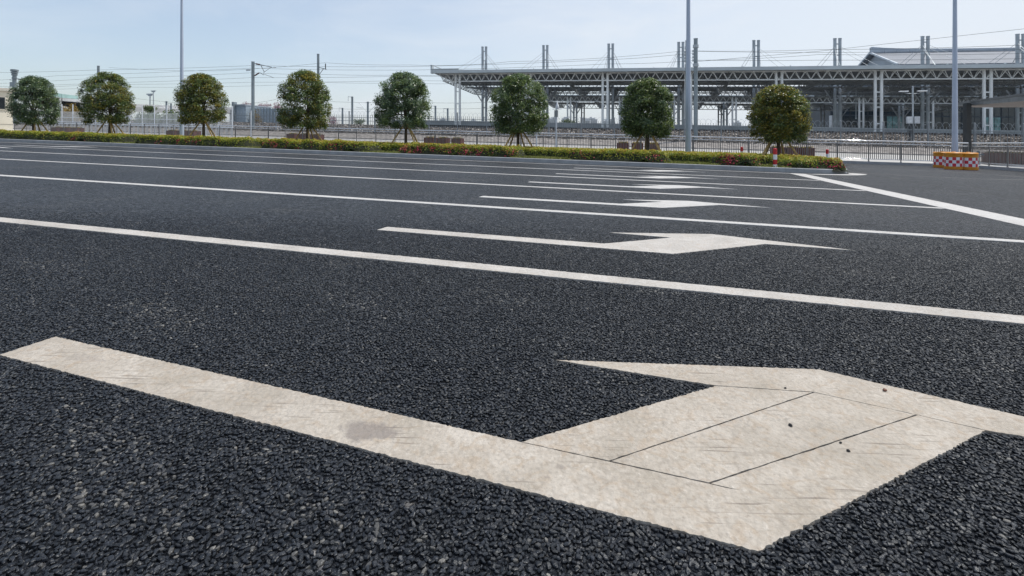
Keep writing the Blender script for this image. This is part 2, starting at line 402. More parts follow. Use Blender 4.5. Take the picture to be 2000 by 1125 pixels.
# ballast bank: a real stony relief
rng = np.random.default_rng(3)
def bank(u0, u1, du, v0, v1, dv, prof, amp):
    us = np.arange(u0, u1+du*.5, du); vs = np.arange(v0, v1+dv*.5, dv)
    U, V = np.meshgrid(us, vs, indexing='ij')
    Wt = np.interp(V, [p[0] for p in prof], [p[1] for p in prof]) + rng.uniform(-amp, amp, U.shape) + np.interp(U, [-33, 15, 43], [-.44, -.06, .04])*np.clip((V-64.2)/11.8, 0, 1)
    U = U + rng.uniform(-du*.3, du*.3, U.shape); V = V + rng.uniform(-dv*.3, dv*.3, V.shape)
    X = U*UX+V*VX; Y = U*UY+V*VY; Z = Wt - FALL*X
    nu, nv = U.shape
    idx = np.arange(nu*nv).reshape(nu, nv)
    q = np.stack([idx[:-1, :-1], idx[1:, :-1], idx[1:, 1:], idx[:-1, 1:]], -1).reshape(-1, 4)
    me = bpy.data.meshes.new('embankment'); n = len(q)
    me.vertices.add(nu*nv); me.vertices.foreach_set('co', np.stack([X, Y, Z], -1).astype(np.float32).ravel())
    me.loops.add(n*4); me.loops.foreach_set('vertex_index', q.astype(np.int32).ravel())
    me.polygons.add(n); me.polygons.foreach_set('loop_start', np.arange(0, n*4, 4, dtype=np.int32))
    me.materials.append(BALLAST); me.update(calc_edges=True); me.validate(); me.shade_flat()
    return me
struct(link('embankment', bank(-118, 60, .22, 64.2, 78.2, .3, [(64.2, 1.2), (76, 3.2), (80, 3.22)], .085)))
strip('track_bed', [(78.1, 2.72), (320, 2.75), (323, .5)], -420, 260, BALLAST)
strip('terrain', [(322, .5), (1000, 0), (9000, -2)], -5000, 5000, mat('far_ground', (.16, .17, .12), .95, 0, .2, .01), 500)
mb = MB(W); ap = [(59.0, .40), (59.05, .62), (60.6, .66), (62.4, .90), (64.25, 1.24), (64.3, .6)]
us = np.arange(-118, 61, 1.5)
for a, b in zip(us[:-1], us[1:]):
    for (va, wa), (vb_, wb_) in zip(ap[:-1], ap[1:]): mb.face((a, va, wa), (b, va, wa), (b, vb_, wb_), (a, vb_, wb_))
tag(mb.build('stone_apron', WALLR), 'sloping apron of pale stone at the foot of the ballast bank, behind the railing', 'stone apron')

# ------------------------------------------------------------------ road markings
def inset(pts, ds):
    """move each edge of a counter-clockwise polygon inwards by its own distance"""
    n = len(pts); out = []
    ln = []
    for i in range(n):
        a = Vector(pts[i]); b = Vector(pts[(i+1) % n]); d = (b-a).normalized(); nn = Vector((-d.y, d.x))
        ln.append((a + nn*ds[i], d))
    for i in range(n):
        (p, d), (q, e) = ln[i-1], ln[i]
        cr = d.x*e.y - d.y*e.x
        out.append(p + d*(((q-p).x*e.y - (q-p).y*e.x)/cr) if abs(cr) > 1e-4 else q)
    return [(p.x, p.y) for p in out]
def ragged(pts, amp, step, flags=None):
    out = []; n = len(pts)
    for i in range(n):
        a = Vector(pts[i]); b = Vector(pts[(i+1) % n]); k = max(1, int((b-a).length/step))
        if flags and not flags[i]: k = max(1, int((b-a).length/.022))
        am_ = amp if not flags or flags[i] else .0007
        d = (b-a).normalized(); nn = Vector((-d.y, d.x))
        for j in range(k):
            p = a.lerp(b, j/k)
            if j: p += nn*random.gauss(0, am_) + d*random.uniform(-.3, .3)*step
            out.append((p.x, p.y))
    return out
def sheet(mb, pts, z0, z1):
    n = len(pts)
    mb._add([(x, y, z1) for x, y in pts] + [(x, y, z0) for x, y in pts],
            [tuple(range(n))] + [(i, n+i, n+(i+1) % n, (i+1) % n) for i in range(n)])

AG = 'left turn arrows painted in the lanes'
# the nearest arrow, laid from several strips of thermoplastic with open joints
S = .0027
tL, tR, inn = (-2.722, 1.529), (-2.722, 1.743), (-.418, 1.614)
cor, brR, brL = (.247, 1.361), (1.143, 2.198), (.254, 2.243)
hL, tip, hR = (-.424, 2.268), (.712, 2.557), (1.92, 2.18)
s1a, s1b, s2a, s2b, jE = (-.131, 1.6035), (.63, 2.313), (.159, 1.5905), (.955, 2.243), (.236, 1.586)
pieces = [
    ([tL, cor, brR, s2b, s2a, jE, (.2, 1.5835), (s2a[0]-.004, s2a[1]-.003), inn, tR], [0, 0, S, S, .0005, .0005, 0, 0, 0, 0], [1, 1, 0, 0, 0, 0, 0, 0, 1, 1]),
    ([s1a, s2a, s2b, s1b], [S, S, S, S], [0, 0, 0, 0]),
    ([inn, s1a, s1b, brL], [S, S, S, 0], [0, 0, 0, 1]),
    ([hL, brL, s1b, brR, hR, tip], [0, S, S, 0, 0, 0], [1, 0, 0, 1, 1, 1])]
base = W(.1, 1.9)
mb = MB(lambda a, b, c: W(a, b, c) - base)
for pts, ds, fl in pieces:
    sheet(mb, ragged(inset(pts, ds), .0017, .0085, fl), -.003, .0088)
o = mb.build('turn_arrow', PAINT); o.location = base
tag(o, 'largest and nearest white turn arrow, cracked and scuffed, filling the foreground', 'road marking', AG)
# the arrows of the lanes behind share one outline
shape = [(-2.80, 4.788), (.177, 4.802), (1.10, 5.659), (1.90, 5.672), (.627, 6.03), (-.46, 5.655), (.192, 5.626), (-.455, 5.018), (-2.79, 4.985)]
mb = MB(lambda a, b, c: W(a, b, c) - W(0, 4.8))
sheet(mb, ragged(shape, .003, .02), -.003, .0085)
am = mb.mesh('turn_arrow', PAINT3); am2 = am.copy(); am2.materials[0] = PAINT2
for du, dv, lab in ((0, 0, 'white turn arrow in the second lane, just beyond the nearest lane line'),
                    (-.04, 3.36, 'white turn arrow in the third lane, between the second and third lane lines'),
                    (-.02, 6.78, 'white turn arrow in the fourth lane, third smallest of the row'),
                    (.0, 10.15, 'white turn arrow in the fifth lane, second smallest of the row'),
                    (.0, 13.75, 'smallest white turn arrow of the row, in the lane along the planted island'),
                    (-29.2, 10.15, 'tip of a white turn arrow cut by the left edge, two lanes from the island'),
                    (-29.2, 13.75, 'far white turn arrow by the left photo edge, in the lane along the island')):
    o = link('turn_arrow', am2 if dv == 0 else am); o.location = W(du, 4.8+dv); tag(o, lab, 'road marking', AG)
LG = 'white lane lines'
def line(v, u0, u1, wd, lab):
    mb = MB(W); n = int((u1-u0)/.03)
    if v < 8:
        sheet(mb, ragged([(u0, v-wd/2), (u1, v-wd/2), (u1, v+wd/2), (u0, v+wd/2)], .0025, .02), -.003, .0095)
    else: sheet(mb, [(u0, v-wd/2), (u1, v-wd/2), (u1, v+wd/2), (u0, v+wd/2)], -.003, .004)
    return tag(mb.build('lane_line', PAINT2 if v < 5 else PAINT3), lab, 'road marking', LG)
for v, lab in ((3.73, 'nearest and widest looking white lane line, right behind the big arrow'),
               (7.04, 'second white lane line from the camera, between the second and third arrows'),
               (10.545, 'third white lane line from the camera, meeting the broad stop line'),
               (13.90, 'fourth white lane line from the camera, three lanes short of the island'),
               (17.36, 'fifth white lane line, last one before the edge line of the island')):
    line(v, -75 if v > 9 else -32, 4.86, .175, lab)
mb = MB(W)                                             # edge line along the island and round its end
c = (5.65, 24.)
pts = [(-75, 21.1), (c[0], 21.1)] + [(c[0]+2.62*math.sin(R(a)), c[1]-2.9*math.cos(R(a))) for a in range(10, 71, 10)]
inner = [(c[0]+2.02*math.sin(R(a)), c[1]-2.5*math.cos(R(a))) for a in range(80, 0, -10)] + [(c[0], 21.27), (-75, 21.27)]
sheet(mb, pts+inner, -.003, .004)
tag(mb.build('edge_line', PAINT3), 'thin white edge line hugging the kerb of the planted island and its rounded end', 'road marking')
mb = MB(W)
sheet(mb, ragged([(4.865, 3.0), (5.40, 3.0), (5.44, 21.09), (4.93, 21.09)], .004, .03), -.003, .004)
tag(mb.build('stop_line', PAINT3), 'broad white stop line running diagonally across the lane ends at right', 'road marking')
# grit lying on the nearest arrow
def pebble(u, v, r, m, lab, seed):
    rg = random.Random(seed); mb = MB()
    ring = []
    for i, (rr, z) in enumerate(((.55, -.3), (1, .15), (.85, .7), (.35, 1.05))):
        ring += [(rr*r*rg.uniform(.75, 1.2)*math.cos(k*1.047+i*.4), .75*rr*r*rg.uniform(.75, 1.2)*math.sin(k*1.047+i*.4), z*r*.8) for k in range(6)]
    fs = [(i*6+k, i*6+(k+1) % 6, (i+1)*6+(k+1) % 6, (i+1)*6+k) for i in range(3) for k in range(6)] + [tuple(range(18, 24)), tuple(range(6))[::-1]]
    mb._add(ring, fs); o = mb.build('pebble', m); o.location = W(u, v, .0088+r*.2); o.rotation_euler = (0, 0, rg.uniform(0, 6)); tag(o, lab, 'pebble', 'grit on the nearest arrow')
def gp(px, py):
    Y = F/(py-CY-FALL*(px-CX)); X = (px-CX)*Y/F
    return X*UX+Y*UY, X*VX+Y*VY
pebble(*gp(1544, 837), .0085, STONE, 'largest dark pebble, in the middle panel of the nearest arrow', 1)
pebble(*gp(1657, 887), .0065, STONE, 'dark pebble on the lower right panel of the nearest arrow, nearer one of two', 2)
pebble(*gp(1642, 871), .0055, STONE, 'dark pebble just beyond another on the lower right panel of the nearest arrow', 3)
pebble(*gp(1534, 763), .0055, STONE, 'dark pebble on the head strip of the nearest arrow, left of its tip', 4)
pebble(*gp(1728, 768), .010, BROWNC, 'reddish brown chip on the head strip of the nearest arrow, right of its tip', 5)

# close to the camera the open graded surface is built stone by stone
def inpoly(u, v, poly):
    c = np.zeros(u.shape, bool); n = len(poly)
    for i in range(n):
        (x1, y1), (x2, y2) = poly[i], poly[i-1]
        if y1 == y2: continue
        c ^= ((y1 > v) != (y2 > v)) & (u < (x2-x1)*(v-y1)/(y2-y1)+x1)
    return c
rg = np.random.default_rng(11); pit = .0138
gx, gy = np.meshgrid(np.arange(-7.2, 7.3, pit), np.arange(.97, 6.8, pit*.9), indexing='ij')
X = (gx + (np.arange(gx.shape[1]) % 2)*pit*.5 + rg.uniform(-.34, .34, gx.shape)*pit).ravel(); Y = (gy + rg.uniform(-.34, .34, gy.shape)*pit).ravel()
keep = (np.abs(X/Y) < 1.09) & (rg.uniform(0, 1, X.shape) < np.clip((6.9-Y)/3.2, 0, 1)*.97)
X, Y = X[keep], Y[keep]; u = X*UX+Y*UY; v = X*VX+Y*VY
out = [tL, cor, brR, hR, tip, hL, brL, inn, tR]
keep = ~inpoly(u, v, out) & ~((v > 3.635) & (v < 3.825) & (u < 4.87)) & ~((v > 6.945) & (v < 7.135) & (u < 4.87)) & ~inpoly(u, v, shape) & ~((u > 4.86) & (u < 5.43))
X, Y, u, v = X[keep], Y[keep], u[keep], v[keep]; n = len(X)
k = 6; ang = np.linspace(0, 2*np.pi, k, endpoint=False)[None, :] + rg.uniform(-.32, .32, (n, k)) + rg.uniform(0, 6.28, (n, 1))
rad_ = pit*.56*rg.uniform(.62, 1.22, (n, k))*rg.uniform(.60, 1.22, (n, 1))
st = rg.uniform(.66, 1.34, (n, 1)); dr = rg.uniform(0, 3.14, (n, 1))
a_, b_ = rad_*np.cos(ang)*st, rad_*np.sin(ang)/st
rx, ry = a_*np.cos(dr)-b_*np.sin(dr), a_*np.sin(dr)+b_*np.cos(dr)
fade = np.clip((7.2-Y)/3.6, .15, 1)[:, None]
hh = (.0072-np.abs(rg.normal(0, .0013, (n, 1)))-np.where(rg.uniform(0, 1, (n, 1)) < .18, .0034, 0))*fade; tx, ty = rg.normal(0, .15, (n, 1)), rg.normal(0, .15, (n, 1))
off_x, off_y = rg.normal(0, .0008, (n, 1)), rg.normal(0, .0008, (n, 1))
rings = []
for sc_, drop in ((.60, 0.), (.93, .0016), (1.03, .010)):
    xx, yy = X[:, None]+rx*sc_+off_x*(1-sc_), Y[:, None]+ry*sc_+off_y*(1-sc_)
    zz = hh+rx*sc_*tx+ry*sc_*ty-drop*rg.uniform(.6, 1.5, (n, k))*fade
    rings.append(np.stack([xx, yy, np.maximum(zz, -.002)-FALL*xx], -1))
co_ = np.concatenate(rings, 1).reshape(-1, 3)
b0 = (np.arange(n)*3*k)[:, None]
topf = b0+np.arange(k)[None, :]
i0 = np.arange(k); i1 = (i0+1) % k
side = np.concatenate([np.stack([b0+k*r_+k+i0, b0+k*r_+k+i1, b0+k*r_+i1, b0+k*r_+i0], -1) for r_ in (0, 1)], 1).reshape(-1, 4)
me = bpy.data.meshes.new('aggregate')
me.vertices.add(len(co_)); me.vertices.foreach_set('co', co_.astype(np.float32).ravel())
loops = np.concatenate([topf.ravel(), side.ravel()]).astype(np.int32)
me.loops.add(len(loops)); me.loops.foreach_set('vertex_index', loops)
ls = np.concatenate([np.arange(n)*k, n*k+np.arange(n*k*2)*4]).astype(np.int32)
me.polygons.add(len(ls)); me.polygons.foreach_set('loop_start', ls)
worn = np.sin(u*2.1+1.)*np.sin(v*3.7+.5)+.7*np.sin(u*5.3+v*4.1)+.5*np.sin(v*9.+u*2.)
for (pu, pv, sp_) in [gp(a, b)+(c,) for a, b, c in ((480, 872, .07), (560, 880, .05), (290, 960, .08), (120, 1000, .07), (330, 1065, .08), (780, 900, .05), (1000, 1100, .06), (170, 880, .05), (620, 1010, .05))]:
    worn = worn + 2.0*np.exp(-((u-pu)**2+(v-pv)**2*2)/(sp_*sp_*1.6))
light = rg.uniform(0, 1, n) < np.clip(.012+.15*(worn-.7), .012, .26)
tone = np.where(light, rg.uniform(.72, 1., n), rg.uniform(0, .68, n))
at_ = me.attributes.new('tone', 'FLOAT', 'FACE'); at_.data.foreach_set('value', np.concatenate([tone, np.repeat(tone, 2*k)]).astype(np.float32))
CHIP = bpy.data.materials.new('bitumen_chip'); CHIP.use_nodes = True; N = CHIP.node_tree.nodes; L = CHIP.node_tree.links
at2 = N.new('ShaderNodeAttribute'); at2.attribute_name = 'tone'; pb = N['Principled BSDF']; pb.inputs['Specular IOR Level'].default_value = .48; pb.inputs['Specular Tint'].default_value = (.92, .96, 1., 1)
cc = ramp(N, L, at2.outputs['Fac'], [(0, (.003, .0038, .0053)), (.4, (.0085, .0102, .0138)), (.69, (.020, .0228, .029)), (.74, (.045, .045, .046)), (.9, (.10, .097, .09)), (1, (.19, .18, .16))])
tcx = N.new('ShaderNodeTexCoord'); nzx = N.new('ShaderNodeTexNoise'); nzx.inputs['Scale'].default_value = 320; nzx.inputs['Detail'].default_value = 3; L.new(tcx.outputs['Object'], nzx.inputs['Vector'])
L.new(mixc(N, L, ramp(N, L, nzx.outputs[0], [(.45, 0.), (.7, .5)]), cc, (.006, .0065, .008)), pb.inputs['Base Color'])
L.new(ramp(N, L, nzx.outputs[0], [(.3, .30), (.7, .55)]), pb.inputs['Roughness'])
bpx = N.new('ShaderNodeBump'); bpx.inputs['Strength'].default_value = .6; bpx.inputs['Distance'].default_value = .002; L.new(nzx.outputs[0], bpx.inputs['Height']); L.new(bpx.outputs[0], pb.inputs['Normal'])
me.materials.append(CHIP); me.update(calc_edges=True); me.validate(); me.shade_flat()
struct(link('road_aggregate', me))

# ------------------------------------------------------------------ planted island
K0 = 22.0; K1 = 31.6; KE = 7.65; KR = 2.0
def island_outline(off):
    """front edge, rounded end, back edge; off moves inwards"""
    p = [(-78, K0+off)]
    p += [(u, K0+off) for u in range(-77, 6)]
    p += [(KE-KR+(KR-off)*math.sin(R(a)), K0+KR-(KR-off)*math.cos(R(a))) for a in range(0, 91, 15)]
    p += [(KE-off, v) for v in (25, 26, 27, 28, 29)]
    p += [(KE-KR+(KR-off)*math.sin(R(a)), K1-KR-(KR-off)*math.cos(R(a))) for a in range(90, 181, 15)]
    p += [(u, K1-off) for u in range(5, -79, -1)]
    return p
oa, ia = island_outline(0), island_outline(.16)
mb = MB(W)
for i in range(len(oa)-1):
    a, b, c_, d = Vector(oa[i]), Vector(oa[i+1]), Vector(ia[i+1]), Vector(ia[i])
    g = .003/max(.2, (b-a).length)
    a2, b2 = a.lerp(b, g), b.lerp(a, g); d2, c2 = d.lerp(c_, g), c_.lerp(d, g)
    ch = .015
    a3, b3 = a2.lerp(d2, ch/.16), b2.lerp(c2, ch/.16)
    P = lambda q, z: (q.x, q.y, z)
    mb._add([P(a2, -.05), P(b2, -.05), P(c2, -.05), P(d2, -.05), P(a2, .158), P(b2, .158), P(a3, .173), P(b3, .173), P(c2, .173), P(d2, .173)],
            [(0, 1, 5, 4), (4, 5, 7, 6), (6, 7, 8, 9), (2, 3, 9, 8), (1, 2, 8, 7, 5), (3, 0, 4, 6, 9)])
struct(mb.build('kerb', KERB))
mb = MB(W); ib = island_outline(.15); n = len(ib)
mb._add([(u, v, .14) for u, v in ib], [tuple(range(n))])
struct(mb.build('soil', SOIL))

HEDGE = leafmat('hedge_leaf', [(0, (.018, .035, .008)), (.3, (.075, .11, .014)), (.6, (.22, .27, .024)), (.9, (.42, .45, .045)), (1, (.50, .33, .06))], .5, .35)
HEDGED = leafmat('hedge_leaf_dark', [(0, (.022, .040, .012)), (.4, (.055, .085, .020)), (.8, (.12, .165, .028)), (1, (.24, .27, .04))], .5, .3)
FLOWER = leafmat('azalea_petal', [(0, (.10, .012, .018)), (.35, (.30, .016, .03)), (.7, (.55, .03, .09)), (1, (.72, .12, .18))], .6, .3)
CORE = mat('hedge_core', (.022, .026, .010), .95, 0, .3, 4.)
GRASSM = leafmat('grass_blade', [(0, (.08, .11, .02)), (.5, (.20, .23, .05)), (1, (.38, .36, .12))], .6, .3)

def hedge(name, label, u0, u1, v0, v1, h, seed, flowers, dark=0., group=None, dens=420, bumps=.12):
    rg = np.random.default_rng(seed)
    lu, lv = u1-u0, v1-v0
    kx = rg.uniform(1.5, 4.5, 6); ky = rg.uniform(1.5, 5, 6); ph = rg.uniform(0, 6.28, 6)
    def field(U, V):
        wob = .12*np.sin(U*1.7+ph[0]) + .08*np.sin(U*3.9+ph[1])
        d = np.minimum(np.minimum(U-u0, u1-U), np.minimum(V-v0-wob*.8-.1, v1-V))
        cu, cv = np.minimum(U-u0, u1-U), np.minimum(V-v0-wob*.8-.1, v1-V)
        rr = .6; corner = (cu < rr) & (cv < rr)
        d = np.where(corner, rr-np.sqrt((rr-np.clip(cu, -1, rr))**2+(rr-np.clip(cv, -1, rr))**2), d)
        e = np.clip(d/.30, 0, 1)
        H = h*np.sqrt(np.clip(1-(1-e)**2.4, 0, 1))
        nz = sum(np.sin(U*kx[i]+V*ky[i]*.6+ph[i]) for i in range(6))/6
        return np.where(d > 0, H*(1+bumps*2.2*nz), -1.)
    root, xf = big(name, label, 'hedge', (u0+u1)/2, (v0+v1)/2, .14, group)
    base = np.array(W((u0+u1)/2, (v0+v1)/2, .14))
    def tow(U, V, Wt):
        X = U*UX+V*VX; Y = U*UY+V*VY
        return np.stack([X, Y, Wt-FALL*X], -1) - base
    # dark twiggy core
    st = .12
    us = np.arange(u0, u1+st, st); vs = np.arange(v0, v1+st, st)
    U, V = np.meshgrid(us, vs, indexing='ij'); H = field(U, V)
    Z = np.where(H > 0, .14+np.maximum(H*.9-.05, 0), .10)
    P = tow(U, V, Z); nu, nv = U.shape; idx = np.arange(nu*nv).reshape(nu, nv)
    q = np.stack([idx[:-1, :-1], idx[1:, :-1], idx[1:, 1:], idx[:-1, 1:]], -1).reshape(-1, 4)
    verts = P.reshape(-1, 3)[q].reshape(-1, 3)
    c = link('core', npmesh('core', verts, 4, CORE), root)
    # leaves over the heightfield, denser on the sides
    n = int(lu*lv*dens*2.2)
    pu = rg.uniform(u0, u1, n); pv = rg.uniform(v0, v1, n)
    front = rg.uniform(0, 1, n) < .32
    pv = np.where(front, v0 + rg.uniform(0, .55, n), pv)
    Hh = field(pu, pv); ok = Hh > .03
    pu, pv, Hh, front = pu[ok], pv[ok], Hh[ok], front[ok]
    eps = .05
    gx = (field(pu+eps, pv)-field(pu-eps, pv))/(2*eps); gy = (field(pu, pv+eps)-field(pu, pv-eps))/(2*eps)
    nr = unit(np.stack([-np.clip(gx, -3, 3), -np.clip(gy, -3, 3), np.ones_like(gx)], -1))
    steep = 1-nr[:, 2]
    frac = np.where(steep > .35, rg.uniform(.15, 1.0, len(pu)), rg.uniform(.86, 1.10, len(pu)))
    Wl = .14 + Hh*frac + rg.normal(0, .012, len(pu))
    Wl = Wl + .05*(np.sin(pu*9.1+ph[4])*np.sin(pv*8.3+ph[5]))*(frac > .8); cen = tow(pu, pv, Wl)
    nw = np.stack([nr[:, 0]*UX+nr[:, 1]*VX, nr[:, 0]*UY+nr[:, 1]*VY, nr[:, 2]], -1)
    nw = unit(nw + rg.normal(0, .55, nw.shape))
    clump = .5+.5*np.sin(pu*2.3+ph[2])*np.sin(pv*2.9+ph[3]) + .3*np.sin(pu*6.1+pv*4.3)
    tone = np.clip(.30 - .15*(frac < .8) + .36*(Wl-.14)/h*(frac > .8) + .16*clump + rg.normal(0, .22, len(pu)) + .16*np.sin(pu*9.1+ph[4])*np.sin(pv*8.3+ph[5]) - dark, 0, 1)  # low side leaves and hollows darker, tops lighter: shade put into the colour
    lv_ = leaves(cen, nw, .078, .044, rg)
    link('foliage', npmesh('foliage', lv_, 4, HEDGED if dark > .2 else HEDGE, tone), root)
    if flowers:
        m = 0; cs = []
        for _ in range(flowers):
            a = rg.uniform(u0+.2, u1-.2); b = v0 + .12 + abs(rg.normal(0, .22)); k = rg.integers(6, 40)
            s_ = rg.uniform(.05, .16)
            fu = a+rg.normal(0, s_*1.3, k); fv = np.maximum(b+rg.normal(0, s_*.8, k), v0+.02)
            fh = field(fu, fv); okk = fh > .04
            fw = .14 + fh*rg.uniform(.35, 1.08, k)
            cs.append(tow(fu, fv-.03, fw+.01)[okk])
        cs = np.concatenate(cs)
        nn = unit(rg.normal(0, .6, cs.shape)+np.array([-.2, -.8, .7]))
        link('blossom', npmesh('blossom', leaves(cs, nn, .06, .055, rg, .1), 4, FLOWER, rg.uniform(0, 1, len(cs))), root)
    return root

HG = 'azalea beds along the island kerb'
def ua(px, v=22.4): return at(px, v)
beds = [(-58, ua(226), 4, 'far azalea bed at the left photo edge, green with few reddish sprigs'),
        (ua(258), ua(470), 9, 'azalea bed below the left lamp post, a bright pink bloom at its right end'),
        (ua(498), ua(716), 14, 'azalea bed below the fourth tree, red blooms over its right half'),
        (ua(772), ua(1012), 34, 'most heavily flowering azalea bed, crimson along its kerb side'),
        (ua(1105), ua(1312), 3, 'long green azalea bed before the middle lamp post, almost without blooms'),
        (ua(1390), ua(1492), 12, 'short azalea bed left of the striped bollard, with a large pink bloom'),
        (ua(1530), 7.3, 14, 'bright green azalea bed filling the rounded right end of the island')]
for i, (a, b, fl, lab) in enumerate(beds):
    hedge('azalea_bed', lab, a, b, 22.28, 24.3, .46 if i != 6 else .39, 40+i, int(fl*1.4)+3 if i != 6 else 9, -.02 if i == 4 else (.06 if i in (0, 1) else 0.), HG, 520)
bh = [(-58, -30.5, 'clipped yellow green hedge band behind the beds, from the left edge to the third tree'),
      (-30.7, -14.2, 'clipped hedge band behind the beds, between the third and fifth trees'),
      (-14.4, 0.6, 'clipped hedge band behind the beds, between the fifth and seventh trees'),
      (.4, 7.2, 'clipped hedge band behind the beds, round the rightmost tree')]
for i, (a, b, lab) in enumerate(bh):
    hedge('clipped_hedge', lab, a, b, 24.0, 31.0, .39, 60+i, 0, .02, 'clipped hedge bands on the island', 300, .04)
# grass in the gaps between the beds
rg = np.random.default_rng(5); pc = []
for (a, b, dn) in ((226, 258, 900), (470, 498, 900), (716, 772, 1600), (1012, 1105, 3600), (1312, 1390, 3000), (1492, 1530, 900)):
    a, b = ua(a), ua(b); k = dn
    U = rg.uniform(a-.3, b+.3, k); V = rg.uniform(22.2, 24.2, k); X = U*UX+V*VX; Y = U*UY+V*VY
    pc.append(np.stack([X, Y, .15+rg.uniform(.0, .07, k)-FALL*X], -1))
pc = np.concatenate(pc); nn = unit(rg.normal(0, 1, pc.shape)*np.array([1, 1, .35]))
struct(link('grass', npmesh('grass', leaves(pc, nn, .11, .03, rg), 4, GRASSM, rg.uniform(0, 1, len(pc)))), 'stuff')

# ------------------------------------------------------------------ trees
LEAFA = leafmat('camphor_leaf_green', [(0, (.028, .052, .018)), (.4, (.095, .155, .040)), (.75, (.20, .27, .07)), (1, (.36, .41, .15))], .38, .42, .55)
LEAFB = leafmat('camphor_leaf_bluish', [(0, (.026, .052, .030)), (.4, (.082, .145, .068)), (.75, (.18, .26, .13)), (1, (.34, .41, .24))], .36, .38, .6)
LEAFC = leafmat('camphor_leaf_bronze', [(0, (.045, .050, .012)), (.4, (.16, .165, .026)), (.75, (.32, .27, .035)), (1, (.50, .38, .06))], .42, .45, .45)
def tree(px, left, right, top, bot, label, mat_main, mat_tip, tip, seed, nl=24000, lean=0.):
    v = 27.; u = at(px, v); t = (px-CX)/F; Y = v/(VX*t+VY)
    hw = 1.05*(right-left)/2*Y/F*math.cos(math.atan(t)); cxo = ((left+right)/2-px)*Y/F
    zt = hgt(px, top, v)-.14; zb = hgt(px, bot, v)-.14
    rg = np.random.default_rng(seed); rd = random.Random(seed)
    root = thing('street_tree', label, 'tree', W(u, v, .14), rg.uniform(0, .1), 'round crowned trees on the island')
    H = zt-zb
    # the crown is a dome: widest a third of the way up
    def rad(s):
        s = np.clip(s, 0, 1)
        return hw*np.where(s < .36, np.sqrt(np.clip(1-((.36-s)/.66)**2, 0, 1)), np.sqrt(np.clip(1-(np.maximum(s-.36, 0)/.655)**2.3, 0, 1)))
    # clumps of leaves, mostly near the outside; the lower middle stays open so that the limbs show
    nc = 280; cl = []
    while len(cl) < nc:
        s = rg.uniform(0.02, .99); a = rg.uniform(0, 6.283); rr = rad(s)*math.sqrt(rg.uniform(.12 if s < .8 else 0, 1))
        if s < .30 and rr < rad(s)*.42 and rg.uniform() < .65: continue
        cl.append((cxo+rr*.90*math.cos(a), rr*.90*math.sin(a), zb+s*H*.985, rr/max(.05, rad(s))))
    cl = np.array(cl)
    wts = rg.uniform(.5, 1.6, nc); wts /= wts.sum()
    ci = rg.choice(nc, nl, p=wts)
    off = rg.normal(size=(nl, 3))*np.array([.14, .14, .10])*rg.uniform(.7, 1.4, nc)[ci][:, None]
    cen = cl[ci, :3]+off
    s = (cen[:, 2]-zb)/H; rr = np.hypot(cen[:, 0]-cxo, cen[:, 1]); lim = rad(s)*(.965+.035*np.sin(7*np.arctan2(cen[:, 1], cen[:, 0])+seed)+.03*np.sin(13*s+3*np.arctan2(cen[:, 1], cen[:, 0]))+rg.normal(0, .02, nl)) + .01
    ok = (rr < lim) & (s > -.05) & (s < 1.02)
    cen, off, ci = cen[ok], off[ok], ci[ok]
    out = unit(cen-np.array([cxo, 0, zb+.3*H]))
    nr = unit(out*.55 + np.array([0, 0, .55]) + rg.normal(0, .55, cen.shape))
    ct = rg.normal(0, .13, nc)
    young = rg.uniform(0, 1, nc) < tip
    fac = np.hypot(cen[:, 0]-cxo, cen[:, 1])/np.maximum(rad((cen[:, 2]-zb)/H), .1)
    tone = np.clip(.47+ct[ci]+rg.normal(0, .24, len(cen)), 0, 1)
    mi = (young[ci] & (rg.uniform(0, 1, len(cen)) < .8)) | (rg.uniform(0, 1, len(cen)) < tip*.35)
    link('crown', npmesh('crown', leaves(cen, nr, .12, .05, rg, .5), 4, [mat_main, mat_tip], tone, mi.astype(np.int32)), root)
    # trunk with limbs and twigs
    mb = MB(); zc = zb+.16*H
    mb.tube([(0, 0, -.1), (.01, 0, .05), (lean*.4, .01, zb*.5), (lean, .02, zc), (lean*1.2, .0, zb+.42*H), (lean+.03, 0, zb+.75*H)], [.13, .10, .085, .075, .05, .015], 9)
    for k in range(13):
        a = k*2.4+rd.uniform(-.4, .4); z0 = zc+rd.uniform(-.15, .28*H); e = cl[rd.randrange(nc)]
        c_ = min((cl[j] for j in [rd.randrange(nc) for _ in range(14)]), key=lambda q: abs(math.atan2(math.sin(math.atan2(q[1], q[0])-a), math.cos(math.atan2(q[1], q[0])-a))))
        p0 = Vector((lean, .01, z0)); p2 = Vector((c_[0], c_[1], max(c_[2], z0+.1))); p1 = p0.lerp(p2, .45)+Vector((0, 0, -.06+rd.uniform(-.05, .12)))
        mb.tube([p0, p1, p2], [.040, .026, .008], 6)
        for q in range(3):
            c2 = cl[rd.randrange(nc)]; d = Vector(c2[:3])-p1
            if d.length < 1.1: mb.tube([p1, p1+d*.55+Vector((0, 0, .04)), p1+d], [.018, .012, .004], 5)
    mb.build('trunk', BARK, root, True)
    # wooden props lashed to the trunk: they are not part of the tree
    return u, v
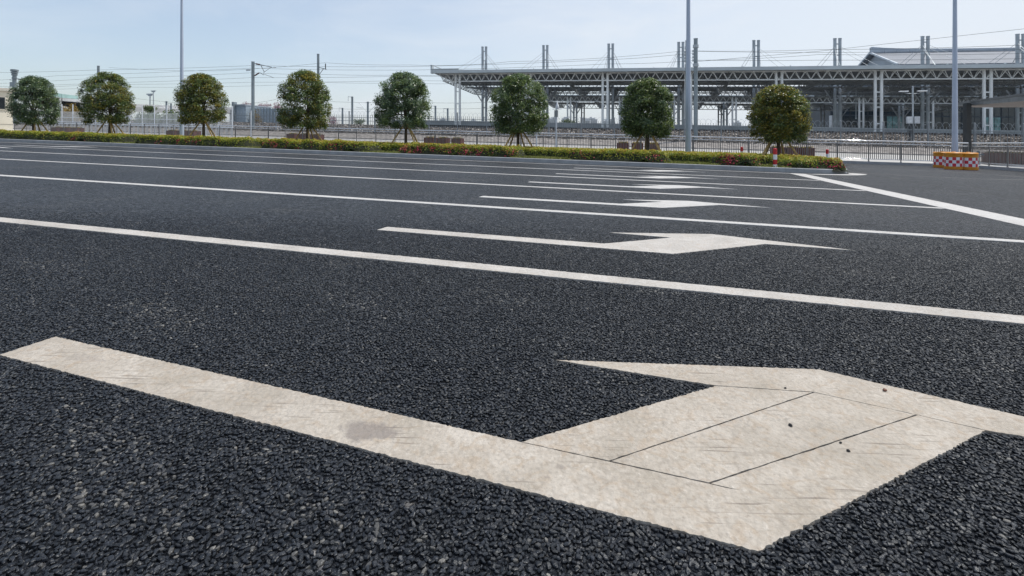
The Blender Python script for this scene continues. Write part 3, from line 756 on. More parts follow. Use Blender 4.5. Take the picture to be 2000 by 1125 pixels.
tr = [(65, 13, 121, 149, 243, 'leftmost round tree, bluish green, beside the cream building', LEAFB, LEAFA, .25),
      (213, 151, 268, 142, 242, 'second round tree from the left, olive and patchy, against the ramp', LEAFA, LEAFC, .30),
      (397, 339, 448, 145, 241, 'third round tree, yellowish on its right, hiding part of the left lamp post', LEAFA, LEAFC, .5),
      (600, 540, 649, 138, 250, 'fourth round tree, tall loose crown just right of the bracketed overhead line mast', LEAFA, LEAFC, .3),
      (793, 730, 846, 142, 251, 'fifth round tree, grey green crown against open sky left of the station roof', LEAFB, LEAFA, .35),
      (1012, 953, 1072, 146, 260, 'sixth round tree, dense green crown before the left end of the station canopy', LEAFA, LEAFB, .3),
      (1265, 1209, 1317, 154, 266, 'seventh round tree, tall dark crown just left of the middle lamp post', LEAFA, LEAFB, .22),
      (1520, 1459, 1584, 167, 275, 'rightmost round tree, bronze tinted crown above the striped bollard', LEAFC, LEAFA, .45)]
ORD = ['leftmost', 'second', 'third', 'fourth', 'fifth', 'sixth', 'seventh', 'rightmost']
sp = None
for i, (px, l, r, t, b, lab, m1, m2, tip_) in enumerate(tr):
    u, v = tree(px, l, r, t, b, lab, m1, m2, tip_, 100+i, 29000 if i not in (6, 7) else 34000, (random.uniform(-.04, .04)))
    slab = 'set of wooden props bracing the trunk of the %s round tree' % ORD[i]
    if sp is None:
        sp = thing('tree_props', slab, 'tree props', W(u, v, .14), TH, 'wooden props under the island trees')
        for a in (205, 335, 60, 120, 275):
            if a == 275: continue
            mb = MB(); ca, sa = math.cos(R(a)), math.sin(R(a))
            mb.tube([(ca*1.15, sa*1.15, -.05), (ca*.62, sa*.62+.01, .78), (ca*.09, sa*.09, 1.58)], [.052, .046, .040], 8)
            mb.build('prop', STAKE, sp, True)
        mb = MB(); mb.tube([(0, 0, 1.28), (0, 0, 1.46)], [.115, .105], 10); mb.build('tie', TIE, sp, True)
    else: dup(sp, W(u, v, .14), slab, TH + (i % 3-1)*.35)

# ------------------------------------------------------------------ railing
def railing(name, label, p0, p1, w0, nposts, top=1.36):
    (ua_, va_), (ub, vb) = p0, p1
    root, xf = big(name, label, 'railing', ua_, va_, w0, 'stainless railings on the kerb')
    L_ = math.hypot(ub-ua_, vb-va_)
    P = lambda s, z: (ua_+(ub-ua_)*s/L_, va_+(vb-va_)*s/L_, z)
    mb = MB(xf); mb.tube([P(0, w0+top), P(L_, w0+top)], .046, 14); mb.build('top_rail', STEEL, root, True)
    for z in (top-.19, .16):
        mb = MB(xf); mb.tube([P(0, w0+z), P(L_, w0+z)], .030, 10); mb.build('rail', STEEL, root, True)
    mb = MB(xf); k = int(L_/.118); du_, dv_ = (ub-ua_)/L_, (vb-va_)/L_
    for i in range(k):
        q = (i+.5)*L_/k; a, b, _ = P(q, 0); hx, hy = .021*abs(du_)+.008*abs(dv_), .021*abs(dv_)+.008*abs(du_)
        mb.box(a-hx, a+hx, b-hy, b+hy, w0+.16, w0+top-.19)
    mb.build('baluster_row', STEELD, root)
    pm = MB(); pm.tube([(0, 0, -.02), (0, 0, top-.02)], .036, 8); pm.lathe([(.06, -.01), (.06, .015), (.032, .03)], 10)
    me = pm.mesh('post', STEELD, True); base = W(ua_, va_, w0)
    for i in range(nposts):
        s = L_*i/(nposts-1); q = P(s, w0)
        o = link('post', me, root); o.location = W(*q)-base
RV = 38.66
ur = at(1893, RV)
railing('railing', 'long stainless steel railing behind the island, from the cream building to the grey canopy post', (at(28, RV), RV), (min(ur, 19.2), RV), .172, 48)
railing('railing', 'short stainless railing at the right photo edge, before the slatted planters', (19.34, 38.5), (19.34, 30.3), .172, 6)

# ------------------------------------------------------------------ planters behind the railing
pl = thing('planter', '', 'planter', (0, 0, 0), TH, 'brown slatted planters behind the railings')
mb = MB()
for sx in (-1, 1):
    for k in range(6): mb.box(sx*.42-.014, sx*.42+.014, -.40+k*.139, -.40+k*.139+.105, .05, .74)
for sy in (-1, 1):
    for k in range(7): mb.box(-.42+k*.1235, -.42+k*.1235+.095, sy*.42-.014, sy*.42+.014, .05, .74)
mb.build('slats', PLANTW, pl)
mb = MB(); mb.box(-.39, .39, -.39, .39, .02, .66); mb.build('liner', mat('planter_liner', (.30, .27, .24), .8), pl)
mb = MB()
for a in ((-.45, .45, -.45, -.36), (-.45, .45, .36, .45), (-.45, -.36, -.36, .36), (.36, .45, -.36, .36)): mb.box(a[0], a[1], a[2], a[3], .742, .775)
mb.build('rim', PLANTW, pl)
rg = np.random.default_rng(9); k = 420
cen = np.stack([rg.uniform(-.36, .36, k), rg.uniform(-.36, .36, k), rg.uniform(.68, .86, k)], -1)
link('flowering_plant', npmesh('flowering_plant', leaves(cen, unit(rg.normal(0, .6, cen.shape)+np.array([0, 0, .8])), .08, .05, rg), 4,
     leafmat('marigold', [(0, (.03, .06, .01)), (.6, (.08, .11, .02)), (.72, (.55, .36, .02)), (1, (.75, .50, .05))]), rg.uniform(0, 1, k)), pl)
def where(px): return W(at(px, 39.75), 39.75, .18)
PB = [('second tree', (113, 132, 151)), ('left lamp post', (339, 359, 379)), ('fourth tree', (573, 597, 620)), ('fifth tree', (841, 866, 894)),
      ('seventh tree', (1217, 1245, 1276)), ('rightmost tree', (1519, 1547, 1575))]
first = True
for nm, xs in PB:
    for j, x in enumerate(xs):
        side = {'second tree': 'just left of', 'fifth tree': 'right of'}.get(nm, 'behind')
        lab = '%s of the three slatted planters behind the railing, %s the %s' % (('left', 'middle', 'right')[j], side, nm)
        if first: pl.location = where(x); pl['label'] = lab; first = False
        else: dup(pl, where(x), lab)
dup(pl, W(at(1941, 40.4), 40.4, .19), 'slatted planter right of the canopy post, behind the short railing at the photo edge')
dup(pl, W(at(1960, 40.4), 40.4, .19), 'slatted planter second from the right edge, in shade behind the short railing')
dup(pl, W(at(1993, 40.4), 40.4, .19), 'slatted planter cut by the right photo edge behind the short railing')

# ------------------------------------------------------------------ lamp posts
lp = thing('lamp_post', 'tall pale blue lamp post at left, standing by the third tree', 'lamp post', W(at(355, 30.4), 30.4, .14), TH, 'tall lamp posts')
mb = MB(); mb.tube([(0, 0, 0), (0, 0, .9), (0, 0, 4), (0, 0, 12.4)], [.150, .146, .125, .075], 20); mb.build('pole', LAMPP, lp, True)
mb = MB(); mb.box(-.24, .24, -.24, .24, 0, .03)
for sx in (-1, 1):
    for sy in (-1, 1): mb.lathe([(.02, .03), (.02, .09), (.012, .10)], 6, sx*.19, sy*.19)
mb.build('base_plate', LAMPP, lp)
mb = MB(); mb.box(-.05, .05, -.158, -.146, .55, .85); mb.build('access_door', LAMPP, lp)
for s in (-1, 1):
    mb = MB(); mb.tube([(0, 0, 12.2), (s*.8, 0, 12.6), (s*1.8, 0, 12.75)], [.05, .04, .035], 10); a = mb.build('arm', LAMPP, lp, True)
    mb = MB(); mb.box(min(s*1.7, s*2.5), max(s*1.7, s*2.5), -.16, .16, 12.70, 12.80); mb.build('lamp_head', GALV, a)
dup(lp, W(at(1344.6, 28.5), 28.5, .14), 'tall pale blue lamp post in the middle, between the seventh and rightmost trees')
dup(lp, W(at(1865.3, 36.6), 36.6, 0), 'tall pale blue lamp post at right, rising behind the orange barrels', scale=(1.06, 1.06, 1.15))

# ------------------------------------------------------------------ crash barrels, bollards
BRS = (.97, .97, .96); br = thing('crash_barrel', 'left one of three orange crash barrels before the right lamp post', 'crash barrel', W(*gp(1840, 327.6), 0), TH, 'orange crash barrels with red and white checks')
mb = MB(); mb.lathe([(.40, 0), (.43, .02), (.43, .17), (.415, .18), (.415, .70), (.425, .71), (.425, .90), (.44, .93), (.41, .97), (.36, .985), (.10, .99)], 36); mb.build('body', ORANGE, br, True)
mb = MB(); n = 16
for j in range(3):
    for k in range(n):
        mb.mi = (j+k) % 2; pts = []
        for q in (0, 1, 2): pts.append((2*math.pi*(k+q/2)/n))
        z0, z1 = .185+j*.175, .185+(j+1)*.175
        for a, b in ((pts[0], pts[1]), (pts[1], pts[2])):
            mb.face((.421*math.cos(a), .421*math.sin(a), z0), (.421*math.cos(b), .421*math.sin(b), z0), (.421*math.cos(b), .421*math.sin(b), z1), (.421*math.cos(a), .421*math.sin(a), z1))
mb.build('check_band', [REDR, WHITER], br)
mb = MB(); mb.lathe([(.10, .985), (.10, 1.01), (.085, 1.02)], 14); mb.build('fill_cap', ORANGE, br, True)
br.scale = BRS
dup(br, W(*gp(1863, 331), 0), 'middle and nearest one of three orange crash barrels before the right lamp post', rz=TH+.2)
dup(br, W(*gp(1891.5, 332), 0), 'right one of three orange crash barrels, beside the grey canopy post', rz=TH+.33)

bo = thing('bollard', 'red and white striped bollard at the kerb below the rightmost tree', 'bollard', W(at(1514, 22.62), 22.62, .14), TH, 'striped bollards of the island')
mb = MB()
bands = [(.0, .13, 1), (.13, .33, 0), (.33, .53, 1), (.53, .74, 0)]
for z0, z1, k in bands:
    mb.mi = k; mb.tube([(0, 0, z0), (0, 0, z1)], [.075, .075], 20, False)
mb.mi = 0; mb.lathe([(.075, .74), (.07, .765), (.04, .78), (.01, .783)], 20)
mb.build('post', [BOLR, WHITER], bo, True)
mb = MB(); mb.lathe([(.11, -.01), (.11, .02), (.08, .03)], 20); mb.build('foot', WHITER, bo, True)
dup(bo, W(at(1449, 31.2), 31.2, .14), 'red bollard top showing over the hedge left of the rightmost tree')
dup(bo, W(at(1616, 31.2), 31.2, .14), 'red bollard top showing over the hedge at the right end of the island')

# ------------------------------------------------------------------ security camera pole and slim posts
cp = thing('camera_pole', 'slim white pole with cabinet and dome camera right of the sixth tree', 'camera pole', W(at(1086.5, 37.4), 37.4, 0), TH)
mb = MB(); mb.tube([(0, 0, 0), (0, 0, 1.2), (0, 0, 3.35)], [.085, .06, .05], 12); mb.build('pole', FENCEW, cp, True)
mb = MB(); mb.box(-.13, .13, -.10, .10, 2.75, 3.25); mb.build('cabinet', mat('cabinet_grey', (.30, .31, .31), .5), cp)
mb = MB(); mb.tube([(-.30, 0, 3.34), (.42, 0, 3.34)], .025, 8); mb.build('arm', FENCEW, cp, True)
mb = MB(); mb.lathe([(.13, 3.36), (.14, 3.5), (.11, 3.62), (.06, 3.72), (.03, 3.92), (.01, 3.95)], 16, .08, 0); mb.build('camera_dome', mat('dome_white', (.75, .76, .78), .35), cp, True)
def slim(px, v, w0, top, r, lab):
    o = thing('slim_post', lab, 'post', W(at(px, v), v, w0), TH)
    mb = MB(); mb.lathe([(r*1.6, 0), (r*1.6, .05), (r, .06), (r, top), (r*.8, top+.02)], 10); mb.build('pole', FENCEW, o, True)
    mb = MB(); mb.lathe([(r*1.15, top+.02), (r*1.15, top+.05), (r*.3, top+.07)], 10); mb.build('cap', GALV, o, True)
slim(1048, 37.4, 0, 1.5, .05, 'short white post standing before the railing right of the sixth tree')
slim(490, 37.6, 0, 2.9, .045, 'slim white post before the railing, in line with the bracketed mast')
# blue standpipe behind the short railing
sb = thing('standpipe', 'blue standpipe with side wheels behind the railing, right of the barrels', 'standpipe', W(at(1911, 39.6), 39.6, .17), TH)
mb = MB(); mb.lathe([(.10, 0), (.10, .04), (.06, .06), (.06, .75), (.09, .78), (.09, .84), (.04, .90)], 14); mb.build('pipe', BLUE, sb, True)
for s in (-1, 1):
    mb = MB(); mb.tube([(0, 0, .66), (s*.22, 0, .66)], .035, 8); mb.tube([(s*.22, -.09, .66), (s*.22, .09, .66)], .06, 10); mb.build('outlet', BLUE, sb, True)

# ------------------------------------------------------------------ grey canopy at the right edge
cn, xf = big('entrance_canopy', 'low grey canopy on a dark slab post reaching in from the right edge', 'canopy', 21.5, 43)
base = W(21.5, 43)
def wpt(px, Y, z):                     # a point on the sight line of column px at depth Y, height z over the ground
    X = (px-CX)/F*Y
    return Vector((X, Y, z-FALL*X)) - base
def slab(name, low, high, m):
    mb = MB(lambda a, b, c: (a, b, c)); n = len(low)
    mb._add(low+high, [tuple(range(n))[::-1], tuple(range(n, 2*n))]+[(i, (i+1) % n, n+(i+1) % n, n+i) for i in range(n)])
    return mb.build(name, m, cn)
fp = [(1871, 40.5, 4.70), (2012, 31.0, 4.55), (2120, 27.5, 4.5), (2160, 36.5, 4.5), (2011, 37.0, 4.55), (1905, 40.2, 4.62)]
slab('roof', [wpt(*p) for p in fp], [wpt(p, y, w+.12) for p, y, w in fp], mat('canopy_sheet', (.10, .11, .12), .5, .2))
ins = [(1879, 40.3, 4.56), (2012, 31.25, 4.23), (2115, 27.9, 4.15), (2150, 36, 4.22), (2011, 36.5, 4.29), (1907, 39.9, 4.48)]
slab('ceiling', [wpt(*p) for p in ins], [wpt(p, y, w+.05) for p, y, w in ins], CANUND)
lo = [wpt(1869, 40.7, 4.60), wpt(2013, 30.85, 4.21), wpt(2014, 31.0, 4.21), wpt(1870, 40.8, 4.60)]
hi = [wpt(1869, 40.7, 4.74), wpt(2013, 30.85, 4.56), wpt(2014, 31.0, 4.56), wpt(1870, 40.8, 4.74)]
slab('fascia', lo, hi, mat('canopy_fascia', (.16, .175, .185), .45, .2))
lo = [a+Vector((-.12, -.14, .012)) for a in hi]; hi2 = [a+Vector((0, 0, .13)) for a in lo]
slab('gutter', lo, hi2, mat('canopy_gutter', (.12, .13, .14), .45, .2))
def postpt(px, Y, z): return wpt(px, Y, z)
mb = MB()
pp = [(1880.5, 38.4), (1888, 37.6), (1897.5, 38.0), (1890, 38.9)]
lo = [postpt(p, y, .1) for p, y in pp]; hi = [postpt(p, y, 4.60) for p, y in pp]
mb._add(lo+hi, [(0, 1, 5, 4), (1, 2, 6, 5), (2, 3, 7, 6), (3, 0, 4, 7), (4, 5, 6, 7), (0, 3, 2, 1)])
mb.build('post', POSTG, cn)

# ------------------------------------------------------------------ fences on the embankment
def palisade(name, label, p0, p1, wb, hp, hpost, pitch, pw, mw, postn, coil, m, rails=(.35, .75), group=None):
    (u0, v0), (u1, v1) = p0, p1
    root, xf = big(name, label, 'fence', u0, v0, wb, group); L_ = math.hypot(u1-u0, v1-v0)
    P = lambda s: (u0+(u1-u0)*s/L_, v0+(v1-v0)*s/L_)
    mb = MB(xf); k = int(L_/pitch)
    for i in range(k):
        a, b = P((i+.5)*L_/k); mb.box(a-pw/2, a+pw/2, b-.012, b+.012, wb+.1, wb+hp)
        mb._add([(a-pw/2, b-.012, wb+hp), (a+pw/2, b-.012, wb+hp), (a+pw/2, b+.012, wb+hp), (a-pw/2, b+.012, wb+hp), (a, b, wb+hp+.09)], [(0, 1, 4), (1, 2, 4), (2, 3, 4), (3, 0, 4)])
    mb.build('pale_row', m, root)
    for rr in rails:
        mb = MB(xf); a, b = P(0); c, d = P(L_)
        mb.tube([(a, b-.05, wb+hp*rr), (c, d-.05, wb+hp*rr)], .045, 4); mb.build('rail', m, root)
    pm = MB(); pm.tube([(0, 0, -.3), (0, 0, hpost)], mw, 8); pm.lathe([(mw*1.2, hpost), (mw*.9, hpost+.06), (.01, hpost+.09)], 8)
    me = pm.mesh('post', m); base = W(u0, v0, wb)
    for i in range(postn):
        a, b = P(L_*i/(postn-1)); o = link('post', me, root); o.location = W(a, b-.09, wb)-base
    if coil:
        mb = MB(xf); n = int(L_/.62)
        for i in range(n):
            a, b = P((i+.5)*L_/n)
            pts = [(a+.30*math.sin(t)*(1 if i % 2 else .9), b+.05*math.cos(t), wb+hp+.24+.30*math.cos(t)) for t in np.linspace(-2.3, 2.3, 10)]
            mb.tube(pts, .013, 3, False)
        mb.build('razor_coil', GALV, root)
FG = 'palisade fences by the railway'
palisade('palisade_fence', 'grey palisade fence with razor coils on the bank, right half before the station', (at(1012, 66), 66), (46, 66), 1.42, 2.15, 2.62, .30, .045, .085, 16, True, FENCEG, (.84,), FG)
palisade('palisade_fence', 'grey palisade fence with razor coils against the sky, left of the sixth tree', (at(452, 66), 66), (at(1010, 66), 66), 1.42, 2.52, 3.02, .30, .05, .085, 12, True, FENCEG, (.86, .66), FG)
palisade('palisade_fence', 'taller pale palisade fence behind the left trees, without razor coils', (at(60, 52), 52), (at(455, 52), 52), .36, 2.8, 3.75, .20, .05, .06, 18, False, FENCEW, (.72, .42), FG)

# ------------------------------------------------------------------ platforms and station canopies
for (v0, v1, u0, u1, lab) in ((80.0, 106, -44, 75, 'long grey railway platform edge above the ballast bank'), (119, 147, -44, 75, 'second railway platform beyond the first, under the rear canopy')):
    pf, xf = big('platform', lab, 'platform', u0, v0, 3.2)
    mb = MB(xf); mb.box(u0, u1, v0, v1, 3.1, 3.72); mb.build('slab', PLAT, pf)
    mb = MB(xf)
    for k in range(int(u1-u0)//2): mb.box(u0+2*k+.01, u0+2*k+1.99, v0-.12, v0+.5, 3.725, 3.86)
    mb.build('coping', mat('coping_stone', (.40, .43, .44), .8), pf)

def station_canopy(label, vf, vm, vb, uend, u1, ncol, far=False):
    root, xf = big('station_canopy', label, 'station canopy', uend, vf, 3.2, 'station platform canopies')
    def wz(v):                                         # roof falls gently from both eaves to the mast row
        return -.75*max(0., 1-abs(v-vm)/(vm-vf))
    vs = [vf-1.1, vm-8, vm-2.4, vm-.3] + list(np.linspace(vm+3, vb+1.1, 5))

    mb = MB(xf)
    for a, b in zip(vs[:-1], vs[1:]):
        if a == vs[2]: continue
        pts = [(uend, a, 11.55+wz(a)), (u1, a, 11.55+wz(a)), (u1, b, 11.55+wz(b)), (uend, b, 11.55+wz(b))]
        top = [(p[0], p[1], p[2]+.14) for p in pts]
        mb._add(pts+top, [(0, 3, 2, 1), (4, 5, 6, 7), (0, 1, 5, 4), (1, 2, 6, 5), (2, 3, 7, 6), (3, 0, 4, 7)])
    mb.build('roof', SOFFIT, root)
    mb = MB(xf); mb.box(uend+4.6, u1, vf-1.42, vf-1.12, 11.50, 11.98 if not far else 11.70)
    for k in range(int((u1-uend-5)//6)): mb.box(uend+5+6*k, uend+5.06+6*k, vf-1.45, vf-1.0, 11.985, 12.12)
    mb.build('gutter', FASCIA, root)
    mb = MB(xf)
    for k in range(6): mb.box(uend+.06+k*.77, uend+.06+(k+1)*.77-.02, vf-1.5, vf-1.13, 11.48, 12.22 if not far else 11.75)
    mb.build('end_fascia', FASCIA, root)
    mb = MB(xf); mb.box(uend-.25, uend+.04, vf-1.5, vf-.9, 11.45, 12.85); mb.tube([(uend, vf-.95, 12.8), (uend+1.9, vf+1.5, 12.0)], .07, 6); mb.build('end_upstand', FASCIA, root)
    # triangular trusses along the platform
    def truss_u(name, v, zt, zb, hw_, a, b, m, rr):
        mb = MB(xf); n = int(round((b-a)/1.333)); st = (b-a)/n
        for s in (-1, 1): mb.tube([(a, v+s*hw_, zt), (b, v+s*hw_, zt)], .055*rr, 6)
        mb.tube([(a+.5, v, zb), (b, v, zb)], .085*rr, 8)
        for k in range(n):
            for s in (-1, 1):
                mb.tube([(a+k*st, v+s*hw_, zt), (a+(k+.5)*st, v, zb)], .042*rr, 5, False)
                mb.tube([(a+(k+1)*st, v+s*hw_, zt), (a+(k+.5)*st, v, zb)], .042*rr, 5, False)
        mb.build(name, m, root, False)
    truss_u('front_truss', vf, 11.48, 10.32, .36, uend+.8, u1, WHITEST, 1.15)
    truss_u('back_truss', vb, 11.42, 10.27, .6, uend+.8, u1, GREYST, 1.0)
    for vv in ([vf+4.5, vm-5, vm+.9, vm+6] if not far else [vf+6]):
        truss_u('purlin_truss', vv, 11.42+wz(vv), 10.72+wz(vv), .4, uend+.8, u1, GREYST, .8)
    # trusses across the roof at the end and at every column pair
    def truss_v(u):
        mb = MB(xf); n = 22
        for k in range(n):
            a = vf+(vb-vf)*k/n; b = vf+(vb-vf)*(k+1)/n; c_ = (a+b)/2
            for s in (-1, 1):
                mb.tube([(u+s*.45, a, 11.40+wz(a)), (u+s*.45, b, 11.40+wz(b))], .05, 5, False)
                mb.tube([(u+s*.45, a, 11.40+wz(a)), (u, c_, 10.30+wz(c_))], .035, 4, False)
                mb.tube([(u+s*.45, b, 11.40+wz(b)), (u, c_, 10.30+wz(c_))], .035, 4, False)
            mb.tube([(u, a, 10.30+wz(a)), (u, b, 10.30+wz(b))], .08, 6, False)
        mb.build('cross_truss', GREYST, root)
    truss_v(uend+1.5)
    for k in range(ncol): truss_v(-31.1+12*k if k else -29.6); truss_v(-25.1+12*k)
    # twin columns in front, twin masts in the middle
    def twin(name, u, v, z0, z1, r, gap, m, rungs, cap=False):
        for s in (-1, 1):
            mb = MB(xf); mb.tube([(u+s*gap/2, v, z0), (u+s*gap/2, v, z1)], r, 14)
            if cap: mb.tube([(u+s*gap/2, v, z1), (u+s*gap/2, v, z1+.12)], r*1.12, 14)
            mb.build(name, m, root, True)
        mb = MB(xf)
        for z in rungs: mb.box(u-gap/2+r*.9, u+gap/2-r*.9, v-.07, v+.07, z-.08, z+.08)
        mb.build('rung', m, root)
    base_ = 3.15 if not far else 3.6
    for k in range(ncol):
        u = -30.98+11.99*k
        twin('column', u, vf, base_, 11.46, .185, .74, WHITEST, (4.4, 6.6, 8.6))
        um = -31.33+12.01*k
        twin('mast', um, vm, base_, 18.6 if not far else 11.0, .235, .72, GALV, (5., 7., 9., 13.4, 16., 17.8) if not far else (5., 7., 9.), True)
        mb = MB(xf)
        for s in (-1, 1):
            mb.tube([(um+s*.36, vm, 7.9), (um+s*1.9, vm-.3, 10.3)], .11, 8); mb.tube([(um+s*.36, vm, 8.2), (um+s*.36, vm+2.4, 10.4)], .09, 8)
        mb.build('bracket', GREYST, root, True)
        if far: twin('column', u, vb, base_, 11.3, .185, .74, GREYST, (5., 7.,9.))
        else:
            mb = MB(xf)
            for s in (-1, 1):
                for dv in (-11., 11.):
                    for h_, e in ((17.4, 3.2), (16.9, 2.4)):
                        mb.tube([(um+s*.38, vm, h_), (um+s*e, vm+dv*(.9 if e < 3 else 1), 11.75)], .028, 4, False)
            mb.build('stay_cable', GALV, root)
    return root
station_canopy('front station canopy with white truss, twin columns and cable stayed masts', 78.4, 93.2, 105.2, -34.9, 72, 8)
station_canopy('rear station canopy of steel trusses, seen in shade beneath the front one', 119, 131, 143.5, -26, 72, 8, True)

# station hall behind the canopies
hl, xf = big('station_hall', 'dark glazed station hall with blue grey metal roof, behind the canopies at right', 'station hall', 44.6, 150, 3.2)
U0, U1, V0, V1 = 44.6, 175, 150, 178
mb = MB(xf); mb.box(U0, U1, V0, V1, 3., 19.5); mb.build('wall', HALLW, hl)
k = 0
for a in np.arange(U0+.6, 118, 4.0):
    for z0, z1 in ((3.9, 9.4), (9.7, 15.0)):
        mb = MB(xf); mb.box(a, a+3.8, V0-.06, V0-.01, z0, z1)
        f = mb.build('window', GLASSG if (z0 < 5 and k % 5 in (3,)) else GLASSD, hl)
        mb = MB(xf)
        for q in (0, 1.27, 2.53, 3.74): mb.box(a+q, a+q+.06, V0-.12, V0-.07, z0, z1)
        mb.box(a+.06, a+3.74, V0-.115, V0-.07, z0+(z1-z0)*.6, z0+(z1-z0)*.6+.06)
        mb.build('mullion', DARK, f)
    k += 1
mb = MB(xf); mb.box(43.9, 45.4, 146.5, 148.6, 3.7, 9.3); mb.build('pier', mat('white_panel', (.62, .66, .70), .5, 0, .05, 1.), hl)
RU0 = at(1754, V0-3.4); RZ = hgt(1754, 128, V0-3.4)+.55; PZ = hgt(1720, 107, 163)
mb = MB(xf)
mb._add([(RU0+1.2, V0-2, 19.52), (U1, V0-2, 19.52), (U1, V1+2, 19.52), (RU0+1.2, V1+2, 19.52), (RU0+1.2, V0-2, RZ), (U1, V0-2, RZ), (U1, V1+2, RZ), (RU0+1.2, V1+2, RZ), (RU0+1.2, 163, PZ), (U1, 163, PZ)],
        [(0, 1, 5, 4), (1, 2, 6, 9, 5), (2, 3, 7, 6), (3, 0, 4, 8, 7), (4, 5, 9, 8), (6, 7, 8, 9)])
mb.build('gable_wall', HALLTRIM, hl)
mb = MB(xf)
for s, v in ((1, V0-3.4), (-1, V1+3.4)):
    z = RZ-.55
    pts = [(RU0, v, z), (U1+1, v, z), (U1+1, 163, PZ+.22), (RU0, 163, PZ+.22)]
    top = [(p[0], p[1], p[2]+.35) for p in pts]
    mb._add(pts+top, [(0, 1, 2, 3), (4, 7, 6, 5), (0, 4, 5, 1), (1, 5, 6, 2), (2, 6, 7, 3), (3, 7, 4, 0)])
mb.build('roof', HALLROOF, hl)
mb = MB(xf)
for k in range(38):
    a = RU0+k*3.; e = lambda q: .9*math.exp(-q/7.)
    e0, e1 = e(k*3.), e(k*3.+3)
    mb._add([(a+.03, 162.2, PZ+.4), (a+2.97, 162.2, PZ+.4), (a+2.97, 163.8, PZ+.4), (a+.03, 163.8, PZ+.4),
             (a+.03, 162.2, PZ+1.2+e0), (a+2.97, 162.2, PZ+1.2+e1), (a+2.97, 163.8, PZ+1.2+e1), (a+.03, 163.8, PZ+1.2+e0)],
            [(0, 3, 2, 1), (4, 5, 6, 7), (0, 1, 5, 4), (1, 2, 6, 5), (2, 3, 7, 6), (3, 0, 4, 7)])
mb.build('ridge_cap', HALLTRIM, hl)
mb = MB(xf)
mb.tube([(RU0-.12, V0-3.5, RZ-.2), (RU0-.12, 163, PZ+.62)], .3, 4); mb.tube([(RU0-.12, 163, PZ+.62), (RU0-.12, V1+3.5, RZ-.2)], .3, 4)
mb.build('bargeboard', mat('bargeboard_pale', (.62, .68, .74), .4), hl)

# ------------------------------------------------------------------ platform lamp mast with cabinets
pm = thing('platform_lamp', 'steel mast with two flat white lamps and two cable cabinets, before the station hall', 'platform lamp', W(at(1783, 66.3), 66.3, 1.5), TH)
mb = MB(); mb.tube([(0, 0, 0), (0, 0, 6.6)], .085, 10); mb.build('pole', GALV, pm, True)
for s in (-1, 1):
    mb = MB(); mb.tube([(0, 0, 5.75), (s*.55, 0, 5.80), (s*.8, 0, 5.9)], .03, 6); a = mb.build('arm', GALV, pm)
    mb = MB(); mb.box(min(s*.45, s*1.3), max(s*.45, s*1.3), -.18, .18, 5.98, 6.10); mb.build('lamp_head', mat('lamp_white', (.85, .85, .84), .4), a)
    mb = MB(); mb.box(min(s*.10, s*.60), max(s*.10, s*.60), -.22, .12, 2.45, 3.22); mb.build('cabinet', mat('cabinet_pale', (.60, .63, .66), .5), pm)
mb = MB()
for k in range(7):
    x = -.55+k*.09; mb.tube([(x, -.05, 2.5), (x+.05*math.sin(k), -.12, 1.4), (x*.6+.1*math.sin(k*2.3)-.15, -.15, .3)], .035, 5)
mb.build('cable_bundle', DARK, pm)
hr = thing('hanging_rod', 'thin pale rod hanging under the front canopy left of a white column pair', 'rod', W(at(1672, 88), 88, hgt(1672, 231, 88)), TH)
mb = MB(); mb.tube([(0, 0, 0), (0, 0, 11.2-hgt(1672, 231, 88))], .06, 8); mb.build('rod', GALV, hr, True)
mb = MB(); mb.lathe([(.11, -.12), (.11, .05), (.06, .1)], 8); mb.build('weight', GALV, hr, True)

